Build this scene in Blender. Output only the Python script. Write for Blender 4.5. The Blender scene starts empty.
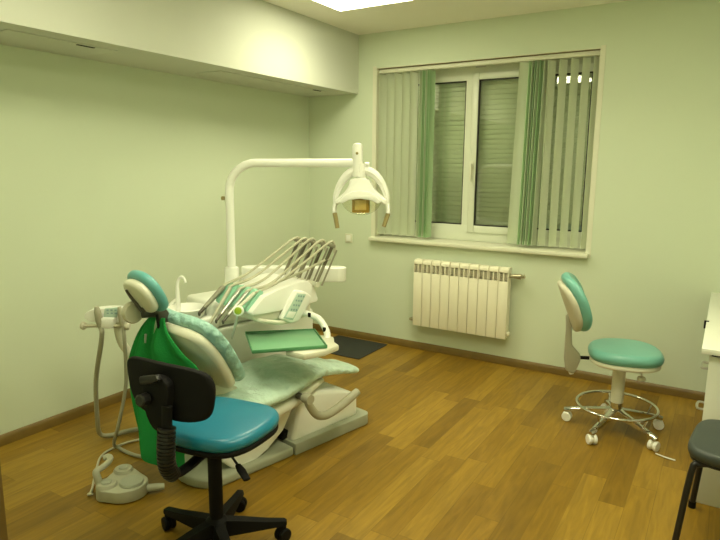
import bpy, bmesh, math, random
from mathutils import Vector, Matrix
random.seed(7)
PI = math.pi
scene = bpy.context.scene
COL = scene.collection

# ------------------------------------------------------------------ camera
cam_d = bpy.data.cameras.new('camera')
cam = bpy.data.objects.new('camera', cam_d)
COL.objects.link(cam)
yaw, pitch, roll, FPX = -0.5521, 0.1720, 0.0082, 593.8
fw = Vector((math.sin(yaw)*math.cos(pitch), math.cos(yaw)*math.cos(pitch), -math.sin(pitch)))
rt = Vector((math.cos(yaw), -math.sin(yaw), 0))
up = rt.cross(fw)
rt2 = rt*math.cos(roll) + up*math.sin(roll)
up2 = -rt*math.sin(roll) + up*math.cos(roll)
m = Matrix((rt2, up2, -fw)).transposed().to_4x4()
m.translation = Vector((3.2977, -4.4534, 1.5356))
cam.matrix_world = m
cam_d.sensor_width = 36.0
cam_d.lens = 36.0*FPX/720.0
cam_d.clip_start = 0.02
scene.camera = cam

# ------------------------------------------------------------------ world and exposure
world = bpy.data.worlds.new('doorway_fill')
scene.world = world
world.use_nodes = True
bg = world.node_tree.nodes['Background']
bg.inputs[0].default_value = (0.62, 0.64, 0.36, 1)
bg.inputs[1].default_value = 0.30  # ambient level raised as added fill coming in through the open doorway
LIGHT_COL = (1.0, 0.965, 0.64)
LIGHT_POW = 13.5          # glow of each diffuser
PANEL_W, PANEL_SPREAD = 6.2, math.radians(140)   # area light added under each panel to push more light down
vs = scene.view_settings
vs.view_transform = 'Standard'
vs.look = 'None'
vs.gamma = 1.0
vs.use_curve_mapping = False
vs.exposure = 0.10

# ------------------------------------------------------------------ materials
def principled(name, col, rough=0.5, metal=0.0, spec=0.5, bump=0.0, bscale=60, var=0.0, vscale=6, coat=0.0, trans=0.0):
    mt = bpy.data.materials.new(name)
    mt.use_nodes = True
    nt = mt.node_tree
    b = nt.nodes['Principled BSDF']
    b.inputs['Base Color'].default_value = (*col, 1)
    b.inputs['Roughness'].default_value = rough
    b.inputs['Metallic'].default_value = metal
    b.inputs['Specular IOR Level'].default_value = spec
    if coat:
        b.inputs['Coat Weight'].default_value = coat
        b.inputs['Coat Roughness'].default_value = 0.15
    tc = nt.nodes.new('ShaderNodeTexCoord')
    n1 = nt.nodes.new('ShaderNodeTexNoise')
    n1.inputs['Scale'].default_value = vscale
    n1.inputs['Detail'].default_value = 4
    nt.links.new(tc.outputs['Object'], n1.inputs['Vector'])
    mx = nt.nodes.new('ShaderNodeMix')
    mx.data_type = 'RGBA'
    v = max(var, 0.02)
    mx.inputs[6].default_value = (*[c*(1-v) for c in col], 1)
    mx.inputs[7].default_value = (*[min(1, c*(1+v)) for c in col], 1)
    nt.links.new(n1.outputs['Fac'], mx.inputs[0])
    nt.links.new(mx.outputs[2], b.inputs['Base Color'])
    if bump:
        n2 = nt.nodes.new('ShaderNodeTexNoise')
        n2.inputs['Scale'].default_value = bscale
        n2.inputs['Detail'].default_value = 3
        nt.links.new(tc.outputs['Object'], n2.inputs['Vector'])
        bp = nt.nodes.new('ShaderNodeBump')
        bp.inputs['Strength'].default_value = bump
        bp.inputs['Distance'].default_value = 0.01
        nt.links.new(n2.outputs['Fac'], bp.inputs['Height'])
        nt.links.new(bp.outputs['Normal'], b.inputs['Normal'])
    return mt

M = {}
M['wall'] = principled('green_wall_paint', (0.68, 0.75, 0.585), 0.75, spec=0.25, bump=0.05, bscale=90, var=0.02, vscale=2)
M['soffit'] = principled('soffit_paint', (0.64, 0.66, 0.58), 0.75, spec=0.25, bump=0.04, bscale=80)
M['ceiling'] = principled('ceiling_paint', (0.93, 0.90, 0.80), 0.85, spec=0.2)
M['cream'] = principled('cream_trim_paint', (0.77, 0.77, 0.62), 0.45)
M['white'] = principled('white_plastic', (0.93, 0.93, 0.88), 0.3)
M['offwhite'] = principled('off_white_plastic', (0.74, 0.73, 0.60), 0.38)
M['unitwhite'] = principled('enamel_white', (0.86, 0.87, 0.80), 0.3)
M['beige'] = principled('beige_plastic', (0.60, 0.57, 0.44), 0.42)
M['greygreen'] = principled('grey_green_plastic', (0.37, 0.385, 0.29), 0.45)
M['armgrey'] = principled('grey_beige_plastic', (0.41, 0.39, 0.29), 0.42)
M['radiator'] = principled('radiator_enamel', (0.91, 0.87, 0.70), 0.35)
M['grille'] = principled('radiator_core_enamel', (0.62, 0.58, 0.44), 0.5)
M['teal'] = principled('teal_vinyl', (0.17, 0.44, 0.38), 0.32, bump=0.05, bscale=180)
M['headteal'] = principled('headrest_teal_vinyl', (0.13, 0.40, 0.40), 0.32, bump=0.05, bscale=180)
M['blue'] = principled('blue_teal_vinyl', (0.010, 0.185, 0.30), 0.3, bump=0.06, bscale=200)
M['cover'] = principled('sheen_pale_aqua_cover', (0.56, 0.72, 0.61), 0.33, bump=0.55, bscale=16, var=0.10, vscale=9)  # paler copy of the backrest cover, film reflection put into the colour
M['black'] = principled('black_plastic', (0.0035, 0.003, 0.003), 0.65, spec=0.22, bump=0.1, bscale=250)
M['blackvinyl'] = principled('dark_grey_vinyl', (0.045, 0.055, 0.05), 0.5, bump=0.08, bscale=220)
M['rib'] = principled('glossy_black_rubber', (0.012, 0.011, 0.010), 0.35)
M['blackmetal'] = principled('black_painted_metal', (0.012, 0.011, 0.011), 0.4)
M['darkmetal'] = principled('dark_metal', (0.12, 0.11, 0.09), 0.4, metal=0.7)
M['spring'] = principled('dark_olive_spring', (0.14, 0.13, 0.085), 0.5, var=0.4, vscale=120)
M['rod'] = principled('grey_whip_rod', (0.30, 0.285, 0.21), 0.45)
M['steel'] = principled('satin_steel', (0.55, 0.54, 0.50), 0.3, metal=0.9)
M['chrome'] = principled('chrome', (0.70, 0.70, 0.68), 0.12, metal=1.0)
M['brass'] = principled('valve_metal', (0.48, 0.43, 0.30), 0.35, metal=0.8)
M['hose'] = principled('beige_rubber_hose', (0.55, 0.53, 0.40), 0.45)
M['hosegrey'] = principled('grey_rubber_hose', (0.40, 0.39, 0.29), 0.5)
M['backcover'] = principled('aqua_backrest_cover', (0.34, 0.58, 0.53), 0.33, bump=0.5, bscale=18, var=0.10, vscale=9)
M['pedal'] = principled('dull_beige_plastic', (0.44, 0.43, 0.32), 0.45)
M['mint'] = principled('mint_silicone', (0.31, 0.63, 0.46), 0.45, bump=0.2, bscale=30)
M['tray'] = principled('green_enamel_tray', (0.21, 0.45, 0.26), 0.28)
M['trayrim'] = principled('dark_green_rim', (0.09, 0.29, 0.13), 0.4)
M['cloth'] = principled('green_cotton_cloth', (0.024, 0.28, 0.068), 0.9, spec=0.1, bump=0.25, bscale=120, var=0.08, vscale=8)
M['lime'] = principled('lime_green_plastic', (0.28, 0.42, 0.01), 0.35)
M['pad'] = principled('keypad_membrane', (0.52, 0.66, 0.58), 0.4)
M['button'] = principled('keypad_button', (0.28, 0.42, 0.42), 0.5)
M['amber'] = principled('amber_bulb_holder', (0.50, 0.30, 0.05), 0.3)
M['amberlight'] = principled('amber_bulb_window', (0.78, 0.58, 0.22), 0.15)
M['grip'] = principled('bronze_grip', (0.33, 0.27, 0.11), 0.4)
M['mat'] = principled('charcoal_rubber_mat', (0.030, 0.032, 0.026), 0.85, bump=0.4, bscale=300)
M['base'] = principled('brown_skirting', (0.185, 0.115, 0.025), 0.45, var=0.25, vscale=14)
M['jamb'] = principled('brown_door_frame', (0.15, 0.085, 0.018), 0.4, var=0.25, vscale=10)
M['slat'] = principled('pale_green_blind_fabric', (0.86, 0.90, 0.75), 0.85, spec=0.15)
M['slatoverlap'] = principled('overlap_tint_blind_fabric', (0.64, 0.82, 0.56), 0.85, spec=0.15)  # greener copy of slat: tint of overlapping translucent slats put into the colour
for k_ in ('slat', 'slatoverlap'):
    nt_ = M[k_].node_tree; b_ = nt_.nodes['Principled BSDF']
    tl = nt_.nodes.new('ShaderNodeBsdfTranslucent'); mxs = nt_.nodes.new('ShaderNodeMixShader'); mxs.inputs[0].default_value = 0.4
    col_ = b_.inputs['Base Color'].links[0].from_socket
    nt_.links.new(col_, tl.inputs[0])
    nt_.links.new(b_.outputs[0], mxs.inputs[1]); nt_.links.new(tl.outputs[0], mxs.inputs[2])
    nt_.links.new(mxs.outputs[0], nt_.nodes['Material Output'].inputs[0])
for k_ in ('cover', 'backcover'):                # loose thin film: deeper creases
    nt_ = M[k_].node_tree
    for n_ in nt_.nodes:
        if n_.bl_idname == 'ShaderNodeBump': n_.inputs['Distance'].default_value = 0.035; n_.inputs['Strength'].default_value = 0.8
M['pvc'] = principled('white_window_pvc', (0.74, 0.77, 0.64), 0.3)
M['seal'] = principled('black_rubber_seal', (0.03, 0.03, 0.025), 0.7)
M['shutter'] = principled('grey_shutter_slats', (0.84, 0.88, 0.72), 0.5)
M['desk'] = principled('white_laminate', (0.76, 0.77, 0.68), 0.35)
M['paper'] = principled('white_paper', (0.85, 0.85, 0.78), 0.8)
M['yellow'] = principled('yellow_sticker', (0.60, 0.45, 0.06), 0.5)
M['lid'] = principled('grey_disc_plastic', (0.40, 0.41, 0.32), 0.4)

def mat_emit(name, col, strength):
    mt = bpy.data.materials.new(name); mt.use_nodes = True
    nt = mt.node_tree
    for n in list(nt.nodes): nt.nodes.remove(n)
    o = nt.nodes.new('ShaderNodeOutputMaterial'); e = nt.nodes.new('ShaderNodeEmission')
    e.inputs[0].default_value = (*col, 1); e.inputs[1].default_value = strength
    nt.links.new(e.outputs[0], o.inputs[0])
    return mt
M['panel'] = mat_emit('light_panel_diffuser', LIGHT_COL, LIGHT_POW)

def mat_glass(name, tint, refl_ior=1.5, extra=0.0):
    mt = bpy.data.materials.new(name); mt.use_nodes = True
    nt = mt.node_tree
    for n in list(nt.nodes): nt.nodes.remove(n)
    o = nt.nodes.new('ShaderNodeOutputMaterial')
    t = nt.nodes.new('ShaderNodeBsdfTransparent'); t.inputs[0].default_value = (*tint, 1)
    g = nt.nodes.new('ShaderNodeBsdfGlossy'); g.inputs['Roughness'].default_value = 0.01
    f = nt.nodes.new('ShaderNodeFresnel'); f.inputs[0].default_value = refl_ior
    a = nt.nodes.new('ShaderNodeMath'); a.operation = 'ADD'; a.inputs[1].default_value = extra
    nt.links.new(f.outputs[0], a.inputs[0])
    mx = nt.nodes.new('ShaderNodeMixShader')
    nt.links.new(a.outputs[0], mx.inputs[0]); nt.links.new(t.outputs[0], mx.inputs[1]); nt.links.new(g.outputs[0], mx.inputs[2])
    nt.links.new(mx.outputs[0], o.inputs[0])
    return mt
M['glass'] = mat_glass('window_glass', (0.94, 0.97, 0.90), 1.5, 0.08)
M['shield'] = mat_glass('clear_lamp_shield', (0.95, 0.95, 0.86), 1.02, 0.08)

def mat_floor():
    mt = bpy.data.materials.new('oak_plank_linoleum'); mt.use_nodes = True
    nt = mt.node_tree; N = nt.nodes; L = nt.links
    b = N['Principled BSDF']
    tc = N.new('ShaderNodeTexCoord'); sp = N.new('ShaderNodeSeparateXYZ')
    L.new(tc.outputs['Object'], sp.inputs[0])
    def math_(op, a, bb=None):
        n = N.new('ShaderNodeMath'); n.operation = op
        for i, v in enumerate((a, bb)):
            if v is None: continue
            if isinstance(v, (int, float)): n.inputs[i].default_value = v
            else: L.new(v, n.inputs[i])
        return n.outputs[0]
    PW, PL = 0.112, 0.80
    xs = math_('DIVIDE', sp.outputs['X'], PW)
    row = math_('FLOOR', xs)
    wn = N.new('ShaderNodeTexWhiteNoise'); wn.noise_dimensions = '1D'; L.new(row, wn.inputs['W'])
    ys = math_('ADD', math_('DIVIDE', sp.outputs['Y'], PL), math_('MULTIPLY', wn.outputs['Value'], 7.31))
    idx = math_('FLOOR', ys)
    cb = N.new('ShaderNodeCombineXYZ'); L.new(row, cb.inputs[0]); L.new(idx, cb.inputs[1])
    wn2 = N.new('ShaderNodeTexWhiteNoise'); wn2.noise_dimensions = '2D'; L.new(cb.outputs[0], wn2.inputs['Vector'])
    ramp = N.new('ShaderNodeValToRGB')
    cr = ramp.color_ramp
    cr.elements[0].position = 0.0; cr.elements[0].color = (0.20, 0.110, 0.009, 1)
    cr.elements[1].position = 1.0; cr.elements[1].color = (0.335, 0.197, 0.022, 1)
    e = cr.elements.new(0.35); e.color = (0.25, 0.138, 0.011, 1)
    e = cr.elements.new(0.7); e.color = (0.288, 0.163, 0.014, 1)
    L.new(wn2.outputs['Value'], ramp.inputs[0])
    # grain: noise stretched along the plank, shifted per plank
    sh = N.new('ShaderNodeVectorMath'); sh.operation = 'MULTIPLY_ADD'
    L.new(tc.outputs['Object'], sh.inputs[0]); sh.inputs[1].default_value = (38, 4.0, 1)
    L.new(wn2.outputs['Color'], sh.inputs[2])
    sc = N.new('ShaderNodeVectorMath'); sc.operation = 'MULTIPLY_ADD'
    L.new(wn2.outputs['Color'], sc.inputs[0]); sc.inputs[1].default_value = (40, 40, 40); L.new(sh.outputs[0], sc.inputs[2])
    gr = N.new('ShaderNodeTexNoise'); gr.inputs['Scale'].default_value = 1.0; gr.inputs['Detail'].default_value = 5
    gr.inputs['Distortion'].default_value = 0.8
    L.new(sc.outputs[0], gr.inputs['Vector'])
    gm = N.new('ShaderNodeMapRange'); gm.inputs['From Min'].default_value = 0.3; gm.inputs['From Max'].default_value = 0.7
    gm.inputs['To Min'].default_value = 0.78; gm.inputs['To Max'].default_value = 1.15
    L.new(gr.outputs['Fac'], gm.inputs['Value'])
    # seams
    fx = math_('FRACT', xs); fy = math_('FRACT', ys)
    sx = math_('LESS_THAN', fx, 0.022); sy = math_('LESS_THAN', fy, 0.004)
    seam = math_('MAXIMUM', sx, sy)
    dark = math_('SUBTRACT', 1.0, math_('MULTIPLY', seam, 0.28))
    tot = math_('MULTIPLY', gm.outputs[0], dark)
    vm = N.new('ShaderNodeVectorMath'); vm.operation = 'SCALE'
    L.new(ramp.outputs[0], vm.inputs[0]); L.new(tot, vm.inputs['Scale'])
    L.new(vm.outputs[0], b.inputs['Base Color'])
    b.inputs['Roughness'].default_value = 0.42
    b.inputs['Specular IOR Level'].default_value = 0.35
    return mt
M['floor'] = mat_floor()

# ------------------------------------------------------------------ mesh helpers
def bm_new(): return bmesh.new()

def add_box(bm, x0, x1, y0, y1, z0, z1, bevel=0.0, seg=2):
    b2 = bmesh.new()
    bmesh.ops.create_cube(b2, size=1.0)
    for v in b2.verts:
        v.co = Vector(((x0+x1)/2 + v.co.x*(x1-x0), (y0+y1)/2 + v.co.y*(y1-y0), (z0+z1)/2 + v.co.z*(z1-z0)))
    if bevel:
        bmesh.ops.bevel(b2, geom=list(b2.edges), offset=bevel, segments=seg, profile=0.5, affect='EDGES')
    merge(bm, b2)

def merge(bm, b2, mtx=None):
    vmap = {}
    for v in b2.verts:
        vmap[v] = bm.verts.new(mtx @ v.co if mtx else v.co)
    for f in b2.faces:
        try: bm.faces.new([vmap[v] for v in f.verts])
        except ValueError: pass
    b2.free()

def add_prism(bm, pts, a0, a1, axis='Z', bevel=0.0, seg=2, mtx=None):
    """pts: 2-D outline; extruded from a0 to a1 along the axis. axis Z:(x,y) X:(y,z) Y:(x,z)"""
    b2 = bmesh.new()
    def P(p, a):
        if axis == 'Z': return (p[0], p[1], a)
        if axis == 'X': return (a, p[0], p[1])
        return (p[0], a, p[1])
    lo = [b2.verts.new(P(p, a0)) for p in pts]
    hi = [b2.verts.new(P(p, a1)) for p in pts]
    n = len(pts)
    b2.faces.new(lo); b2.faces.new(hi)
    for i in range(n):
        b2.faces.new((lo[i], lo[(i+1) % n], hi[(i+1) % n], hi[i]))
    bmesh.ops.recalc_face_normals(b2, faces=list(b2.faces))
    if bevel:
        bmesh.ops.bevel(b2, geom=list(b2.edges), offset=bevel, segments=seg, profile=0.5, affect='EDGES', clamp_overlap=True)
    merge(bm, b2, mtx)

def catmull(pts, sub=6):
    pts = [Vector(p) for p in pts]
    if len(pts) < 3 or sub <= 1: return pts
    out = []
    for i in range(len(pts)-1):
        p0 = pts[i-1] if i > 0 else pts[0]*2 - pts[1]
        p1, p2 = pts[i], pts[i+1]
        p3 = pts[i+2] if i+2 < len(pts) else pts[-1]*2 - pts[-2]
        for k in range(sub):
            t = k/sub
            out.append(0.5*((2*p1) + (-p0+p2)*t + (2*p0-5*p1+4*p2-p3)*t*t + (-p0+3*p1-3*p2+p3)*t*t*t))
    out.append(pts[-1])
    return out

def add_tube(bm, pts, r, n=10, sub=6, flat=(1, 1), hint=None):
    """swept round tube; r a number or a list per control point"""
    ctrl = len(pts)
    P = catmull(pts, sub)
    if isinstance(r, (int, float)): R = [r]*len(P)
    else:
        R = []
        for i in range(len(P)):
            t = i/(len(P)-1)*(ctrl-1); k = min(int(t), ctrl-2); f = t-k
            R.append(r[k]*(1-f)+r[k+1]*f)
    T = []
    for i in range(len(P)):
        a = P[max(i-1, 0)]; b = P[min(i+1, len(P)-1)]
        d = (b-a); T.append(d.normalized() if d.length > 1e-9 else Vector((0, 0, 1)))
    ref = Vector(hint) if hint else (Vector((0, 0, 1)) if abs(T[0].z) < 0.9 else Vector((1, 0, 0)))
    u = (ref - T[0]*ref.dot(T[0])).normalized()
    rings = []
    for i in range(len(P)):
        u = (u - T[i]*u.dot(T[i]))
        if u.length < 1e-6: u = T[i].orthogonal()
        u.normalize()
        w = T[i].cross(u)
        rings.append([bm.verts.new(P[i] + (u*math.cos(2*PI*k/n)*flat[0] + w*math.sin(2*PI*k/n)*flat[1])*R[i]) for k in range(n)])
    for i in range(len(rings)-1):
        for k in range(n):
            bm.faces.new((rings[i][k], rings[i][(k+1) % n], rings[i+1][(k+1) % n], rings[i+1][k]))
    bm.faces.new(rings[0][::-1]); bm.faces.new(rings[-1])

def add_lathe(bm, prof, n=24, mtx=None):
    """prof: list of (radius, z); closed at both ends"""
    rings = []
    for r, z in prof:
        if r < 1e-6:
            c = Vector((0, 0, z)); rings.append([bm.verts.new(mtx @ c if mtx else c)])
        else:
            ring = []
            for k in range(n):
                c = Vector((r*math.cos(2*PI*k/n), r*math.sin(2*PI*k/n), z))
                ring.append(bm.verts.new(mtx @ c if mtx else c))
            rings.append(ring)
    for a, b in zip(rings[:-1], rings[1:]):
        for k in range(n):
            q = [a[k % len(a)], a[(k+1) % len(a)], b[(k+1) % len(b)], b[k % len(b)]]
            q = list(dict.fromkeys(q))
            if len(q) >= 3:
                try: bm.faces.new(q)
                except ValueError: pass
    for ring, rev in ((rings[0], True), (rings[-1], False)):
        if len(ring) > 2:
            try: bm.faces.new(ring[::-1] if rev else ring)
            except ValueError: pass

def smooth_outline(pts, sub=5):
    n = len(pts); out = []
    P = [Vector((p[0], p[1], 0)) for p in pts]
    for i in range(n):
        p0, p1, p2, p3 = P[i-1], P[i], P[(i+1) % n], P[(i+2) % n]
        for k in range(sub):
            t = k/sub
            q = 0.5*((2*p1) + (-p0+p2)*t + (2*p0-5*p1+4*p2-p3)*t*t + (-p0+3*p1-3*p2+p3)*t*t*t)
            out.append((q.x, q.y))
    return out

def super_outline(a, b, e=2.6, n=40):
    o = []
    for k in range(n):
        t = 2*PI*k/n; c, s = math.cos(t), math.sin(t)
        o.append((a*abs(c)**(2/e)*(1 if c >= 0 else -1), b*abs(s)**(2/e)*(1 if s >= 0 else -1)))
    return o

def add_pad(bm, outline, h, rnd, dome=0.0, mtx=None, bend=None, under=True):
    """cushion: outline in xy, thickness h with rounded rim, domed top; bend(x,y)->dz"""
    n = len(outline)
    cx = sum(p[0] for p in outline)/n; cy = sum(p[1] for p in outline)/n
    levels = []
    K = 5
    rm = sum(math.hypot(p[0]-cx, p[1]-cy) for p in outline)/n
    if under: levels += [(0.0, -h/2), (0.6, -h/2)]
    for k in range(-K, K+1):
        a = k/K*PI/2
        levels.append((1 - rnd*(1-math.cos(a))/rm, (h/2)*math.sin(a)))
    s1 = levels[-1][0]
    for f in (0.85, 0.65, 0.4, 0.2, 0.0):
        levels.append((s1*f, h/2 + dome*(1-f*f)))
    rings = []
    for s, z in levels:
        ring = []
        m_ = 1 if s < 1e-6 else n
        for i in range(m_):
            x = cx + (outline[i][0]-cx)*s; y = cy + (outline[i][1]-cy)*s
            c = Vector((x, y, z + (bend(x, y) if bend else 0)))
            ring.append(bm.verts.new(mtx @ c if mtx else c))
        rings.append(ring)
    for a, b in zip(rings[:-1], rings[1:]):
        for k in range(n):
            q = [a[k % len(a)], a[(k+1) % len(a)], b[(k+1) % len(b)], b[k % len(b)]]
            q = list(dict.fromkeys(q))
            if len(q) >= 3:
                try: bm.faces.new(q)
                except ValueError: pass

def add_loft(bm, sections):
    """sections: list of equal-length 3-D rings, capped"""
    rings = [[bm.verts.new(p) for p in s] for s in sections]
    n = len(rings[0])
    for a, b in zip(rings[:-1], rings[1:]):
        for k in range(n):
            bm.faces.new((a[k], a[(k+1) % n], b[(k+1) % n], b[k]))
    bm.faces.new(rings[0][::-1]); bm.faces.new(rings[-1])

def frame(origin, xaxis, yaxis, zaxis):
    mm = Matrix((Vector(xaxis).normalized(), Vector(yaxis).normalized(), Vector(zaxis).normalized())).transposed().to_4x4()
    mm.translation = Vector(origin)
    return mm

def root_of(o):
    while o.parent: o = o.parent
    return o

def obj(name, bm, mat, parent=None, world=False, sharp=38, label=None):
    if world and parent:
        r = root_of(parent)
        mw = Matrix.Translation(r.location) @ r.rotation_euler.to_matrix().to_4x4()
        bm.transform(mw.inverted())
    bmesh.ops.recalc_face_normals(bm, faces=list(bm.faces))
    me = bpy.data.meshes.new(name)
    bm.to_mesh(me); bm.free()
    me.shade_smooth()
    me.set_sharp_from_angle(angle=math.radians(sharp))
    me.materials.append(M[mat])
    o = bpy.data.objects.new(name, me)
    COL.objects.link(o)
    if parent: o.parent = parent
    if label: o['label'] = label
    return o

def tag(o, label, cat, group=None):
    o['label'] = label; o['category'] = cat
    if group: o['group'] = group
    return o

def thing(name, label, cat, loc=(0, 0, 0), rotz=0.0, group=None):
    o = bpy.data.objects.new(name, None); COL.objects.link(o)
    o.empty_display_size = 0.1
    o.location = loc; o.rotation_euler = (0, 0, rotz)
    return tag(o, label, cat, group)

def struct(name, bm, mat, parent=None, label=None, **k):
    o = obj(name, bm, mat, parent, **k)
    if not parent: o['kind'] = 'structure'
    if label: o['label'] = label
    return o

def box_bm(*a, **k):
    b = bm_new(); add_box(b, *a, **k); return b
def tube_bm(*a, **k):
    b = bm_new(); add_tube(b, *a, **k); return b
def lathe_bm(*a, **k):
    b = bm_new(); add_lathe(b, *a, **k); return b
def prism_bm(*a, **k):
    b = bm_new(); add_prism(b, *a, **k); return b

# ------------------------------------------------------------------ room shell
RX, FY, CZ = 3.88, -4.0, 2.625       # right wall, front wall, ceiling
struct('floor', box_bm(-0.1, RX+0.2, FY-1.3, 0.0, -0.08, 0.0), 'floor')
struct('ceiling', box_bm(-0.1, RX+0.2, FY-1.3, 0.4, CZ, CZ+0.1), 'ceiling')
struct('wall_left', box_bm(-0.12, 0.0, FY-0.15, 0.3, 0, CZ), 'wall')
struct('wall_right', box_bm(RX, RX+0.12, FY-0.15, 0.3, 0, CZ), 'wall')
WL, WR, WB, WT = 0.697, 2.464, 0.905, 2.348          # window opening
b = bm_new()
add_box(b, 0, WL, 0, 0.30, 0, CZ); add_box(b, WR, RX, 0, 0.30, 0, CZ)
add_box(b, WL, WR, 0, 0.30, 0, WB); add_box(b, WL, WR, 0, 0.30, WT, CZ)
struct('wall_back', b, 'wall')
b = bm_new()
DL, DR, DT = 2.345, 3.36, 2.08
add_box(b, 0, DL-0.04, FY-0.15, FY, 0, CZ); add_box(b, DR+0.04, RX, FY-0.15, FY, 0, CZ)
add_box(b, DL-0.04, DR+0.04, FY-0.15, FY, DT+0.04, CZ)
struct('wall_front', b, 'wall')
b = bm_new()
for x0, x1 in ((DL-0.04, DL), (DR, DR+0.04)): add_box(b, x0, x1, FY-0.165, FY, 0, DT+0.04, bevel=0.004)
add_box(b, DL, DR, FY-0.165, FY, DT, DT+0.04, bevel=0.004)
struct('door_1', b, 'jamb', label='brown wooden door frame at the bottom left edge')
# boxed soffit along the left wall
BD, BZ = 0.5235, 2.148
struct('trim_1', box_bm(0, BD, FY, 0, BZ, CZ), 'soffit', label='boxed soffit running along the top of the left wall')
# skirting
def skirting(name, x0, x1, y0, y1, horiz):
    b = bm_new()
    prof = [(0, 0), (0.018, 0), (0.018, 0.035), (0.012, 0.052), (0.006, 0.06), (0, 0.06)]
    if horiz:  add_prism(b, [(y1-p[0], p[1]) for p in prof], x0, x1, 'X')
    elif x0 < 1: add_prism(b, [(x0+p[0], p[1]) for p in prof], y0, y1, 'Y')
    else: add_prism(b, [(x1-p[0], p[1]) for p in prof], y0, y1, 'Y')
    struct(name, b, 'base')
skirting('baseboard_back', 0, RX, -0.018, 0, True)
skirting('baseboard_left', 0, 0.018, FY, 0, False)
skirting('baseboard_right', RX-0.018, RX, FY, 0, False)
# reveal lining and window sill
b = bm_new()
add_box(b, WR-0.001, WR+0.03, -0.003, 0.002, WB, WT+0.012); add_box(b, WL-0.03, WL+0.001, -0.003, 0.002, WB, WT+0.012)
add_box(b, WR-0.006, WR, 0.0, 0.2, WB, WT); add_box(b, WL, WL+0.006, 0.0, 0.2, WB, WT)
add_box(b, WL, WR, 0.0, 0.2, WT-0.006, WT)
struct('trim_2', b, 'cream', label='cream plaster reveal around the window')
struct('trim_3', box_bm(WL-0.03, WR+0.02, -0.055, 0.20, WB, WB+0.032, bevel=0.008), 'cream', label='cream window sill below the window')

# ------------------------------------------------------------------ window
w = bpy.data.objects.new('window_1', None); COL.objects.link(w); w['kind'] = 'structure'; w.location = (0, 0.2, 0)
GB, GT = 1.068, 2.222
b = bm_new()
add_box(b, WL, WR, 0.2, 0.27, WB+0.03, GB, bevel=0.006); add_box(b, WL, WR, 0.2, 0.27, GT, WT, bevel=0.006)
add_box(b, WL, 0.80, 0.2, 0.27, GB-0.01, GT+0.01); add_box(b, 2.385, WR, 0.2, 0.27, GB-0.01, GT+0.01)
add_box(b, 1.42, 1.49, 0.201, 0.27, GB-0.02, GT+0.02)
obj('window_frame', b, 'pvc', w, world=True)
b = bm_new()
add_box(b, 1.475, 1.53, 0.185, 0.235, GB-0.06, GT+0.055, bevel=0.006); add_box(b, 2.385, 2.44, 0.185, 0.235, GB-0.06, GT+0.055, bevel=0.006)
add_box(b, 1.529, 2.386, 0.186, 0.235, GB-0.06, GB, bevel=0.006); add_box(b, 1.529, 2.386, 0.186, 0.235, GT, GT+0.055, bevel=0.006)
sash = obj('window_sash', b, 'pvc', w, world=True)
def seal_bm(x0, x1, y):
    b = bm_new(); t = 0.008
    add_box(b, x0, x0+t, y, y+0.02, GB, GT); add_box(b, x1-t, x1, y, y+0.02, GB, GT)
    add_box(b, x0, x1, y, y+0.02, GB, GB+t); add_box(b, x0, x1, y, y+0.02, GT-t, GT)
    return b
obj('window_seal', seal_bm(0.80, 1.42, 0.205), 'seal', w, world=True)
obj('window_seal', seal_bm(1.53, 2.385, 0.19), 'seal', sash, world=True)
b = bm_new(); add_box(b, 1.487, 1.515, 0.174, 0.186, 1.52, 1.59, bevel=0.004); add_box(b, 1.492, 1.510, 0.145, 0.165, 1.43, 1.57, bevel=0.006); add_box(b, 1.493, 1.509, 0.16, 0.18, 1.545, 1.57)
obj('window_handle', b, 'cream', sash, world=True)
obj('glass', box_bm(0.80, 1.42, 0.228, 0.232, GB, GT), 'glass', w, world=True)
obj('glass', box_bm(1.53, 2.385, 0.208, 0.212, GB, GT), 'glass', sash, world=True)
b = bm_new(); add_tube(b, [(1.50, 0.19, 2.325), (1.58, 0.19, 2.325)], 0.01)
obj('hinge_cover', b, 'steel', w, world=True)
# roller shutter outside the glass: one curtain of slats
b = bm_new()
z = WB
while z < WT-0.04:
    add_prism(b, [(0.298, z), (0.288, z+0.002), (0.285, z+0.010), (0.285, z+0.030), (0.288, z+0.037), (0.298, z+0.039)], WL, WR, 'X')
    z += 0.039
tag(obj('roller_shutter', b, 'shutter'), 'closed grey slatted roller shutter outside the window glass', 'shutter')

# ------------------------------------------------------------------ vertical blinds
bl = thing('vertical_blind', 'pale green vertical slat blind drawn to both sides of the window', 'blind', (WL, 0.06, WT-0.05))
b = bm_new(); add_box(b, WL+0.008, WR-0.008, 0.035, 0.08, WT-0.042, WT-0.010, bevel=0.004)
obj('headrail', b, 'cream', bl, world=True)
b = bm_new(); add_box(b, WL+0.007, WR-0.007, 0.025, 0.08, WT-0.010, WT-0.006)
obj('rail_cap', b, 'base', bl, world=True)
def slat(x, ang, mat, zb=0.958, lean=0.0, wdt=0.089):
    b = bm_new()
    c, s = math.cos(ang), math.sin(ang)
    n = 6
    zt = WT-0.046
    for z0, z1, th in ((zb+0.03, zt, 0.0012), (zb, zb+0.032, 0.003)):
        prof = []
        for k in range(n+1):
            t = k/n - 0.5; prof.append((t*wdt, 0.011*(1-4*t*t)))
        ring = [(p[0], p[1]+th) for p in prof] + [(p[0], p[1]-th) for p in prof[::-1]]
        secs = []
        for zz in (z0, z1):
            off = lean*(zt-zz)/(zt-zb)
            secs.append([Vector((x+off+u*c-v*s, 0.058+u*s+v*c, zz)) for u, v in ring])
        add_loft(b, secs)
    obj('slat', b, mat, bl, world=True)
A = math.radians(69)
for i, x in enumerate((0.735, 0.805, 0.878, 0.950, 1.022)): slat(x, A-i*0.01, 'slat', wdt=0.088)
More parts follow.
